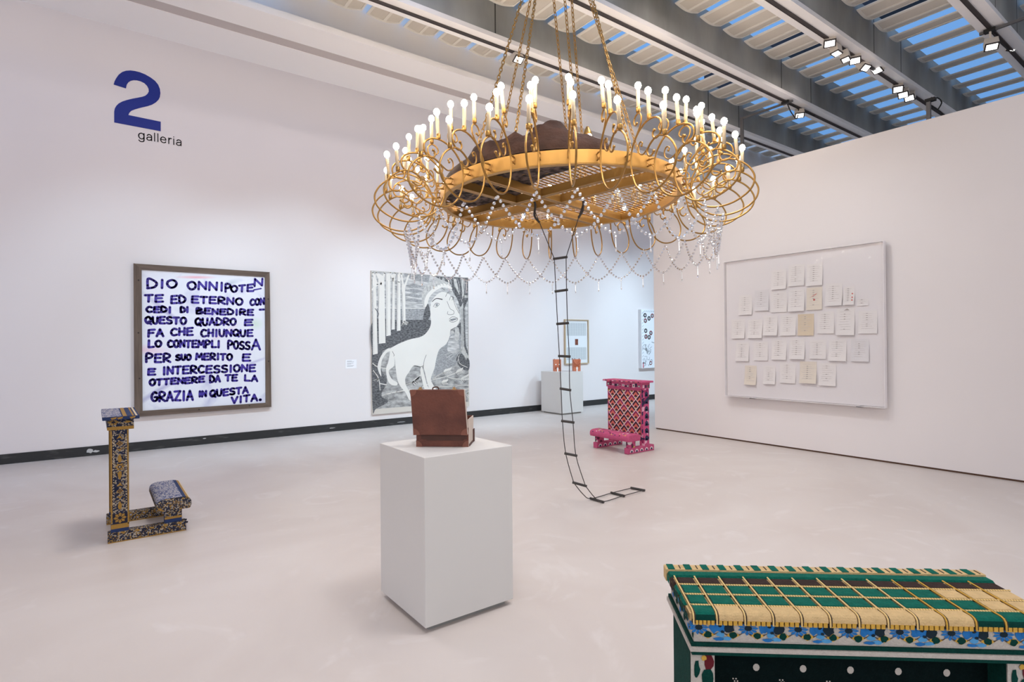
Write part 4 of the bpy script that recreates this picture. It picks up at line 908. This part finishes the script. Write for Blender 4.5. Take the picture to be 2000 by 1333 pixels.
# front row folding over the edge
for ci in range(len(lines) - 1):
    xa, xb = lines[ci] + .003, lines[ci + 1] - .003; mm = 0 if ci == 0 or lines[ci] > .55 else 3
    P = [(.204, T0 + .004), (.226, T0 + .005), (.2325, T0 + .0035), (.2365, T0 - .0), (.2385, T0 - .005), (.239, T0 - .011)]
    for (ya, za), (yb, zb) in zip(P[:-1], P[1:]): b.poly([(xa, -ya, za), (xa, -yb, zb), (xb, -yb, zb), (xb, -ya, za)], mm if (za > T0 + .001 or mm != 0) else 1)
    for s_, x in ((0, xa), (1, xb)):
        b.poly([(x, -ya, za) for ya, za in P] + [(x, -.225, T0 - .012), (x, -.204, T0)], mm)
    # fringe under the front edge
    nfr = 5
    for q in range(nfr):
        fx0 = xa + (xb - xa) * q / nfr; fx1 = fx0 + (xb - xa) / nfr * .74
        b.box(fx0, fx1, -.2398, -.228, T0 - .0195, T0 - .0105, 4)
b.box(.008, GW - .005, -.236, -.22, T0 - .018, T0 - .0115, 5)
# side of the board on the left
for (ya, yb, mm) in ((.03, .057, 0), (.06, .098, 2), (.102, .148, 1), (.152, .198, 1), (.202, .236, 1)): b.poly([(-.001, -ya, T0), (-.001, -yb, T0), (-.001, -yb, T0 - .016), (-.001, -ya, T0 - .016)], mm)
b.build('armrest', names, gk)
# raised back strip
b = MB().box(-.003, GW, -.029, 0, GZ - .026, GZ + .002, 3)
for i in range(18):
    x = .003 + i * .0404
    if x + .02 < GW:
        b.box(x, x + .0155, -.0285, .0005, GZ - .02, GZ + .0035, 0); b.box(x + .028, x + .0305, -.024, -.004, GZ, GZ + .0030, 5)
b.build('back_strip', names, gk)
# cords across and along
b = MB()
for x in lines[:-1]:
    b.tube([(x, -.058, T0 + .0052), (x, -.204, T0 + .0052), (x, -.2265, T0 + .0055), (x, -.2340, T0 + .0035), (x, -.2385, T0 - .001), (x, -.2398, T0 - .007), (x, -.2402, T0 - .0185)], .0017, 6, 12 if x < .5 else 4)
    b.tube([(x + .0032, -.10, T0 + .004), (x + .0032, -.204, T0 + .0045), (x + .0032, -.2265, T0 + .0047), (x + .0032, -.2335, T0 + .0028), (x + .0032, -.2375, T0 - .001), (x + .0032, -.239, T0 - .007), (x + .0032, -.2394, T0 - .017)], .0013, 5, 5)
for y in (.1005, .1505, .2015):
    n = 130
    for q in range(n):
        x0 = .010 + (GW - .012) * q / n; x1 = x0 + (GW - .012) / n
        b.add([(x0, -y + .0025, T0 + .0035), (x1 - .0016, -y + .0025, T0 + .0035), (x1 + .001, -y - .0025, T0 + .0035), (x0 + .0026, -y - .0025, T0 + .0035), (x0 + .001, -y, T0 + .0062), (x1 - .0005, -y, T0 + .0062)],
              [(0, 4, 5, 1), (4, 3, 2, 5), (0, 3, 4), (1, 5, 2)], 12)
    b.box(.010, GW - .004, -y - .0032, -y + .0032, T0 + .001, T0 + .0036, 5)
b.build('cord', names, gk)
# apron with flowers
AY = .231; ax0, ax1 = .012, GW - .012
b = MB().box(ax0, ax1, -AY, -.012, .883, T0 - .016, 6)
pl = lambda a, c, l=0: (a, -AY - .0012 - l * .0006, c)
zt = .9035
def blob(cx, cz, rx, rz, m, l=0, plf=None, seed=None):
    rr = random.Random(seed if seed is not None else int(cx * 1e4))
    b.poly([(plf or pl)(cx + rx * math.cos(k * PI / 6) * rr.uniform(.75, 1.15), cz + rz * math.sin(k * PI / 6) * rr.uniform(.75, 1.15), l) for k in range(12)], m)
z0 = .9015
for k in range(8):
    cx = .028 + .0985 * k - .012
    if cx + .02 < ax1:
        fl(b, cx + .006, z0 + .0135, .021, 11, 7, 8, lambda a, c, l=0: pl(a, min(c, T0 - .0175), l), .36, .72)
    c2 = cx + .05
    if c2 + .02 < ax1:
        blob(c2 - .014, z0 + .013, .009, .011, 7); blob(c2 + .004, z0 + .014, .016, .011, 7, 1); blob(c2 + .016, z0 + .014, .011, .012, 8, 2); blob(c2 - .002, z0 + .018, .004, .003, 8, 3); blob(c2 + .003, z0 + .006, .004, .003, 8, 3); blob(c2, z0 + .0, .009, .006, 9)
        blob(c2 + .012, z0 - .008, .011, .004, 9, 1)
    for q in (0.024, .074):
        x = cx + q
        if ax0 + .012 < x < ax1 - .012:
            b.poly([pl(x - .014, z0 - .001, 1), pl(x, z0 + .007, 1), pl(x + .014, z0 - .001, 1), pl(x, z0 - .009, 1)], 4); blob(x, z0 - .001, .0078, .0072, 1, 2)
            for s_ in (-1, 1): b.poly([pl(x + s_ * .01, z0, 1), pl(x + s_ * .02, z0 + .004, 1), pl(x + s_ * .022, z0 + .005, 1), pl(x + s_ * .012, z0 - .002, 1)], 5)
    x = cx + .045; blob(min(max(x, ax0 + .012), ax1 - .012), z0 - .0095, .011, .0035, 7, 1)
pls = lambda a, c, l=0: (ax0 - .0012 - l * .0006, -a, c)
for k in range(6):
    y = .03 + k * .037; blob(y, z0 + .012, .013, .01, 7 if k % 2 else 9, 1, pls, k); blob(y + .016, z0 - .002, .008, .007, 1 if k % 2 else 7, 2, pls, k + 9)
b.build('apron', names, gk)
b = MB().box(ax0 - .006, ax1 + .006, -AY - .004, -.008, .876, .885, 1).box(ax0 - .009, ax1 + .009, -AY - .008, -.004, .868, .877, 6).box(ax0 - .005, ax1 + .005, -AY - .005, -.008, .860, .869, 1)
b.build('moulding', names, gk)
# posts, panel, runners, bench
for s_, (xa, xb) in enumerate(((.008, .056), (GW - .10, GW - .045))):
    b = MB().box(xa, xb, -AY + .01, -.06, .07, .861, 6)
    plp = lambda a, c, l=0: (a, -AY + .01 - .0012 - l * .0006, c)
    b.poly([(xa - .001, -.06, .07), (xa - .001, -AY + .012, .07), (xa - .001, -AY + .012, .86), (xa - .001, -.06, .86)], 1)
    for k in range(9):
        z = .835 - k * .085
        blob(xa + .036, z + .005, .010, .018, 11, 0, plp, k); blob(xa + .033, z - .03, .012, .02, 1, 1, plp, k + 5); blob(xa + .012, z - .012, .006, .02, 8 if k % 2 else 1, 0, plp, k + 2); blob(xa + .026, z + .012, .006, .006, 4, 1, plp, k + 7)
    b.build('side_post', names, gk)
    MB().box(xa, xb, -.62, -.02, 0, .07, 1).build('runner', names, gk)
    MB().box(xa, xb, -.58, -.47, .07, .17, 6).build('bench_post', names, gk)
b = MB().box(.056, GW - .10, -.17, -.14, .2, .861, 10)
for k in range(7):
    cx = .157 + .097 * k
    for r_ in range(7):
        plq = lambda a, c, l=0: (a, -.1712 - l * .0006, c)
        x = cx + (.05 if r_ % 2 else 0)
        if x < GW - .12:
            z = .802 - r_ * .09
            if r_ % 2 == 0: b.poly([plq(x + .007 * math.cos(a * PI / 5), z + .008 * math.sin(a * PI / 5)) for a in range(10)], 6)
            z2 = z - .024
            if x - .045 > .06:
                for i_ in range(3):
                    for j_ in range(2): b.poly([plq(x - .05 + j_ * .006 + i_ * .003, z2 - i_ * .005), plq(x - .047 + j_ * .006 + i_ * .003, z2 - i_ * .005), plq(x - .047 + j_ * .006 + i_ * .003, z2 - .003 - i_ * .005), plq(x - .05 + j_ * .006 + i_ * .003, z2 - .003 - i_ * .005)], 6)
b.build('back_panel', names, gk)
MB().box(0, GW - .03, -.64, -.40, .17, .25, 1).build('bench', names, gk, bevel=.02)

# ------------------------------------------------------------------ rope ladder
RG = [((57, 90), (115, 82)), ((65, 250), (117, 243)), ((73, 410), (122, 406)), ((82, 568), (130, 570)), ((90, 728), (133, 735)), ((97, 887), (149, 894)), ((113, 1047), (163, 1057)), ((152, 1190), (210, 1206)), ((238, 1268), (295, 1284)), ((340, 1240), (397, 1254)), ((438, 1216), (496, 1227))]
DP = [5.12, 5.12, 5.12, 5.12, 5.12, 5.12, 5.14, 5.22]
la, lb = [], []
for i, (a, c) in enumerate(RG):
    pa, pb = (1060 + a[0] / 2.514, 470 + a[1] / 2.514), (1060 + c[0] / 2.514, 470 + c[1] / 2.514)
    if i < 8: la.append(dep(*pa, DP[i])); lb.append(dep(*pb, DP[i]))
    else: la.append(on(*pa, 2, .014)); lb.append(on(*pb, 2, .014))
lad = thing('rope_ladder', 'thin dark rope ladder hanging from the chandelier and trailing onto the floor', 'ladder', (la[8].x, la[8].y, 0))
O = Vector((la[8].x, la[8].y, 0))
K1 = dep(1044, 411, 5.12); K2 = dep(1138, 400, 5.12)
for i, (a, c) in enumerate(zip(la, lb)):
    d = (c - a).normalized() * .012; MB().tube([a - d - O, c + d - O], .0115, 8).build('rung', 'rung', lad)
def sagpath(P):
    return crom(P[:8], 4)[:-1] + crom([P[7], P[7].lerp(P[8], .55) + Vector((0, 0, -.03)), P[8], P[9], P[10]], 4)
for K, P in ((K1, la), (K2, lb)):
    kz = K + Vector((0, 0, .08))
    MB().tube([q - O for q in [kz, K, K.lerp(P[0], .5)] + sagpath(P)], .0042, 6).build('rope', 'rope', lad)
    MB().tube([q - O for q in crom([kz, K.lerp(kz, .5) + Vector((.01, 0, 0)), K - Vector((0, 0, .05)), K.lerp(P[0], .25)], 4)], .011, 6).build('knot', 'rope', lad)

# ------------------------------------------------------------------ chandelier
CC = Vector((3.44, 3.905, 2.78))
TOC = Vector((-.594, -.804, 0)).normalized(); RT = Vector((.804, -.594, 0)).normalized()
grad = RT * .021 + TOC * .018
nrm = Vector((-grad.x, -grad.y, 1)).normalized()
ch = thing('chandelier', 'huge gold ring chandelier with candle bulbs, scrolled arms and crystal garlands', 'chandelier', CC)
ch.rotation_mode = 'QUATERNION'; ch.rotation_quaternion = Vector((0, 0, 1)).rotation_difference(nrm)
Q = ch.rotation_quaternion.to_matrix().to_4x4(); Q.translation = CC; QI = Q.inverted()
PH0 = math.atan2(TOC.y, TOC.x)
RR = 1.083; N = 32
b = MB(); n = 96
for (r0, r1, z0, z1) in ((RR - .012, RR, 0, .105), (RR - .045, RR, -.002, .006)):
    for k in range(n):
        a0, a1 = 2 * PI * k / n, 2 * PI * (k + 1) / n
        P = [(r * math.cos(a), r * math.sin(a), z) for (r, z) in ((r0, z0), (r1, z0), (r1, z1), (r0, z1)) for a in (a0, a1)]
        b.add(P, [(0, 2, 3, 1), (2, 4, 5, 3), (4, 6, 7, 5), (6, 0, 1, 7)])
b.build('ring_frame', 'gold_rim', ch)
# cross beams (# layout), grating
ua = math.radians(12)
U = Vector((math.cos(ua), math.sin(ua), 0)); V = Vector((-math.sin(ua), math.cos(ua), 0))
def beam(p, d, off, a0, a1):
    b = MB(); s_ = Vector((-d.y, d.x, 0)) * .012
    c0 = p * off + d * a0; c1 = p * off + d * a1
    P = [c0 - s_, c1 - s_, c1 + s_, c0 + s_]
    b.prism(P, (0, 0, .075)); w2 = s_ * 2.2
    b.prism([c0 - w2, c1 - w2, c1 + w2, c0 + w2], (0, 0, .006))
    b.build('cross_beam', 'gold_dull', ch)
for off in (0.0, .29):
    h = math.sqrt((RR - .015) ** 2 - off ** 2); beam(V, U, off, -h, h)
for off in (-.27, .015):
    h = math.sqrt((RR - .015) ** 2 - off ** 2); beam(U, V, off, -h, h)
b = MB(); zg = .082
k = -1.05
while k < 1.06:
    h = math.sqrt(max(0, (RR - .016) ** 2 - k * k))
    c0 = V * k - U * h; c1 = V * k + U * h; s_ = V * .0105; z = Vector((0, 0, zg))
    if h > .05: b.prism([c0 - s_ + z, c1 - s_ + z, c1 + s_ + z, c0 + s_ + z], (0, 0, .0015), 0)
    k += .046
k = -1.03
while k < 1.04:
    h = math.sqrt(max(0, (RR - .016) ** 2 - k * k)); z = Vector((0, 0, zg - .004))
    if h > .05: b.tube([U * k - V * h + z, U * k + V * h + z], .003, 5, 1)
    k += .115
b.build('grating', ['gold_bright', 'gold_dull'], ch)
# arm
E1 = [(1.40, .005), (1.375, -.015), (1.345, -.005), (1.335, .03), (1.36, .062), (1.41, .088), (1.46, .09), (1.515, .064), (1.565, .022), (1.60, -.03), (1.615, -.08), (1.60, -.14), (1.555, -.19), (1.47, -.235), (1.37, -.25), (1.28, -.228), (1.21, -.17), (1.17, -.09), (1.155, 0), (1.165, .08), (1.20, .15), (1.26, .205), (1.33, .235), (1.40, .235), (1.46, .205), (1.485, .155), (1.47, .105), (1.43, .085), (1.40, .10), (1.395, .13), (1.41, .145)]
E2 = [(1.375, .073), (1.335, .045), (1.29, .022), (1.25, .045), (1.243, .09), (1.262, .118), (1.285, .105), (1.276, .088)]
E3 = [(1.185, .125), (1.235, .19), (1.275, .25), (1.28, .30), (1.25, .33), (1.215, .315), (1.2, .28), (1.215, .255), (1.232, .265)]
E4 = [(1.157, -.02), (1.13, .03), (1.10, .04), (1.09, .07), (1.11, .085)]
sc_r = lambda E_: [(1.155 + (a - 1.155) * 1.12, c * (1.06 if c < 0 else 1)) for a, c in E_]
E1, E2, E3 = sc_r(E1), sc_r(E2), sc_r(E3)
am = MB()
for E_, r_, kk in ((E1, .0072, 4), (E2, .0055, 4), (E3, .006, 4), (E4, .0045, 4)): am.tube([(q.x, 0, q.y) for q in crom([(a, c, 0) for a, c in E_], kk)], r_, 7)
for E_, r_ in ((E1, .011), (E2, .009), (E3, .009)): am.ball((E_[-1][0], 0, E_[-1][1]), r_, 8, 6)
am.ball((E1[0][0], 0, E1[0][1]), .011, 8, 6)
am.tube([(1.157, 0, .03), (RR, 0, .03)], .006, 6); am.tube([(1.16, 0, .075), (RR, 0, .075)], .006, 6)
CAND = [(1.553, .070, .0), (1.387, .24, .004), (1.261, .335, -.004)]
for (r_, z, _) in CAND: am.lathe([(.004, -.004), (.012, 0), (.0165, .006), (.0165, .034), (.015, .036)], (r_, 0, z), 10)
cnd = MB().lathe([(.0135, .03), (.0135, .165), (.010, .172)], (0, 0, 0), 12)
blb = MB().lathe([(.007, .170), (.013, .178), (.021, .187), (.0235, .201), (.019, .215), (.010, .224), (.001, .226)], (0, 0, 0), 12)
GH = .295
def swag():
    b = MB(); sp = 2 * PI / N; n = 44; P = []
    for q in range(n + 1):
        t = -1 + 2 * q / n; a = t * sp; r = 1.40 - .05 * (1 - t * t); z = -.275 - GH * (1 - abs(t) ** 1.75)
        P.append(Vector((r * math.cos(a), r * math.sin(a), z)))
    L = [0]
    for p, q in zip(P[:-1], P[1:]): L.append(L[-1] + (q - p).length)
    s_ = .01; i = 0
    while s_ < L[-1] - .005:
        while L[i + 1] < s_: i += 1
        p = P[i].lerp(P[i + 1], (s_ - L[i]) / (L[i + 1] - L[i])); edge = min(s_, L[-1] - s_)
        b.ball(p, .0122, 8, 6); s_ += .0362
    return b
drp = MB().ball((1.35, 0, -.275 - GH - .02), .010, 8, 5).tube([(1.35, 0, -.275 - GH - .03), (1.35, 0, -.275 - GH - .095)], [.0028, .0045], 6).ball((1.35, 0, -.275 - GH - .112), .0075, 6, 6, 0, 2.0)
ao = co_ = bo = so = do = None
for k in range(N):
    th = PH0 + math.radians(-.46 + 11.25 * k + R.uniform(-.9, .9)); thm = PH0 + math.radians(-.46 + 11.25 * k)
    if ao is None: ao = am.build('arm', 'gold', ch, smooth=True); a_ = ao
    else: a_ = dup(ao, ch)
    a_.rotation_euler = (0, R.uniform(-.012, .012), th)
    for (r_, z, _) in CAND:
        if co_ is None: co_ = cnd.build('candle', 'candle', a_, smooth=True); bo = blb.build('bulb', 'bulb', a_, smooth=True); c1, c2 = co_, bo
        else: c1, c2 = dup(co_, a_), dup(bo, a_)
        tx_, ty_ = R.uniform(-.07, .07), R.uniform(-.07, .07)
        for c in (c1, c2): c.location = (r_, 0, z); c.rotation_euler = (tx_, ty_, 0)
    if so is None: so = swag().build('crystal_garland', 'bead', ch); do = drp.build('crystal_drop', 'drop', ch); s1, d1 = so, do
    else: s1, d1 = dup(so, ch), dup(do, ch)
    s1.rotation_euler = (0, 0, thm); d1.rotation_euler = (0, 0, thm); s1.scale = (1, 1, 1 + R.uniform(-.015, .015))
# chains: (top pixel x at y=-60, slope) and the angle on the rim
def link_chain(p0, p1, parent, name='chain'):
    b = MB(); d = (p1 - p0); L = d.length; d.normalize(); x = d.orthogonal().normalized(); y = d.cross(x); pit = .040; n = int(L / pit)
    for i in range(n):
        c = p0 + d * (i + .5) * pit; s_ = (x + y).normalized() if i % 2 else (x - y).normalized(); P = []
        for q in range(10):
            a = 2 * PI * q / 10; P.append(c + d * (.026 * math.cos(a)) + s_ * (.0125 * math.sin(a)))
        b.tube(P, .0042, 5, 0, True)
    return b.build(name, 'chain', parent, smooth=True)
for (xt, th, r_) in ((1037, -45, 1.06), (1054, -24, 1.06), (1049, -137, 1.06), (1076, 166, 1.06), (1098, 150, .55), (1112, 158, 1.06), (1143, 26, 1.06), (1132, 113, 1.06)):
    a = PH0 + math.radians(th); bot = Vector((r_ * math.cos(a), r_ * math.sin(a), .10)); wb = Q @ bot
    dd = (wb - CP).dot(CF); tp = dep(xt, -60, 5.22 + (dd - 5.22) * .12)
    link_chain(QI @ tp, bot, ch)
hp = [QI @ dep(1082 + 55 * math.cos(a * PI / 8), -62, 5.22 + .22 * math.sin(a * PI / 8)) for a in range(16)]
b = MB().tube(hp, .012, 8, 0, True); hc = QI @ dep(1082, -62, 5.22); ht = QI @ Vector(((Q @ hc).x, 4.1, 4.886))
b.tube([hp[0], hc + Vector((0, 0, .04)), hp[8]], .009, 6).tube([hc + Vector((0, 0, .04)), ht], .012, 6)
b.build('hanger', 'chain', ch)
# little inner lamp below the chains
lp = QI @ dep(1148, 268, 5.35)
b = MB().lathe([(.012, .10), (.02, .085), (.035, .05), (.045, .01), (.04, .0), (.03, .01)], lp, 14).tube([lp + Vector((0, 0, .02)), lp + Vector((0, 0, -.20))], .007, 6)
for q in range(3):
    a = q * 2.1; b.tube([lp + Vector((0, 0, -.02)), lp + Vector((.05 * math.cos(a), .05 * math.sin(a), -.06)), lp + Vector((.06 * math.cos(a), .06 * math.sin(a), -.03))], .005, 6)
il = b.build('inner_lamp', 'gold', ch, smooth=True)
for q in range(3):
    a = q * 2.1; MB().ball(lp + Vector((.06 * math.cos(a), .06 * math.sin(a), -.01)), .021, 10, 8).build('bulb', 'bulb', il, smooth=True)
MB().tube(crom([lp + Vector((0, 0, -.18)), lp + Vector((.1, .1, -.16)), QI @ dep(1190, 293, 4.4)], 5), .006, 6).build('cable', 'gold_dull', ch)

# ------------------------------------------------------------------ padded garment on the grating
edge = [(.30, 1.02), (.12, .84), (0, .70), (-.20, .50), (-.34, .12), (-.42, 0), (-.60, -.16), (-.77, -.29), (-1.0, -.3), (-1.07, .02), (-.98, .42), (-.78, .75), (-.5, .96), (-.2, 1.07), (.08, 1.075)]
ed = [(q.x, q.y) for q in crom([(a, c, 0) for a, c in edge], 6, True)]
def inside(x, y):
    c = False; n = len(ed)
    for i in range(n):
        (x1, y1), (x2, y2) = ed[i], ed[i - 1]
        if (y1 > y) != (y2 > y) and x < (x2 - x1) * (y - y1) / (y2 - y1) + x1: c = not c
    return c
def dist(x, y):
    m_ = 9
    for i in range(len(ed)):
        (x1, y1), (x2, y2) = ed[i], ed[i - 1]; dx, dy = x2 - x1, y2 - y1; l = dx * dx + dy * dy + 1e-12
        t = max(0, min(1, ((x - x1) * dx + (y - y1) * dy) / l)); m_ = min(m_, math.hypot(x - x1 - t * dx, y - y1 - t * dy))
    return m_
from mathutils import noise as MN
cen = Vector((-.42, .45, 0)); vs = []; fs = []; NR = 24; ne = len(ed); tops = []
for layer in (0, 1):
    for i in range(NR + 1):
        s_ = i / NR
        for (x, y) in ed:
            X = cen.x + (x - cen.x) * s_; Y = cen.y + (y - cen.y) * s_
            d = dist(X, Y); e_ = min(1, d / .10) ** .5
            if layer == 0:
                h = .085 + e_ * (.12 + .022 * abs(math.sin(X * 15 + Y * 4)) ** .6 + .02 * math.sin(X * 34) * math.sin(Y * 11 + 1) + .05 * MN.noise(Vector((X * 5, Y * 5, 2))) + .055 * abs(MN.noise(Vector((X * 9, Y * 9, 7))))) + .17 * e_ * math.exp(-((X + .12) / .22) ** 2 - ((Y - .78) / .2) ** 2) + .06 * e_ * math.exp(-((X + .55) / .3) ** 2 - ((Y - .75) / .25) ** 2)
            else: h = .072 + .016 * e_ * MN.noise(Vector((X * 16, Y * 16, 5)))
            rr_ = math.hypot(X, Y)
            if layer == 0 and rr_ > .97: h = max(h, .125 + .085 * min(1, d / .05) ** .5)
            if layer == 1 and rr_ > 1.02: h = max(h, .112)
            W3 = Q @ (Vector(((RT * X + TOC * Y).x, (RT * X + TOC * Y).y, h))); vs.append(W3)
    base = layer * (NR + 1) * ne
    for i in range(NR):
        for j in range(ne):
            f = (base + i * ne + j, base + i * ne + (j + 1) % ne, base + (i + 1) * ne + (j + 1) % ne, base + (i + 1) * ne + j)
            fs.append((f, layer))
for j in range(ne): fs.append(((NR * ne + j, NR * ne + (j + 1) % ne, (NR + 1) * ne + NR * ne + (j + 1) % ne, (NR + 1) * ne + NR * ne + j), 0))
b = MB(); b.v = [tuple(p - CC) for p in vs]; b.f = [f for f, _ in fs]; b.m = [l for _, l in fs]
gt = b.build('padded_garment', ['coat', 'fur'], smooth=True, loc=tuple(CC))
tag(gt, 'dark brown padded garment with furry underside lying on the chandelier grating', 'garment')
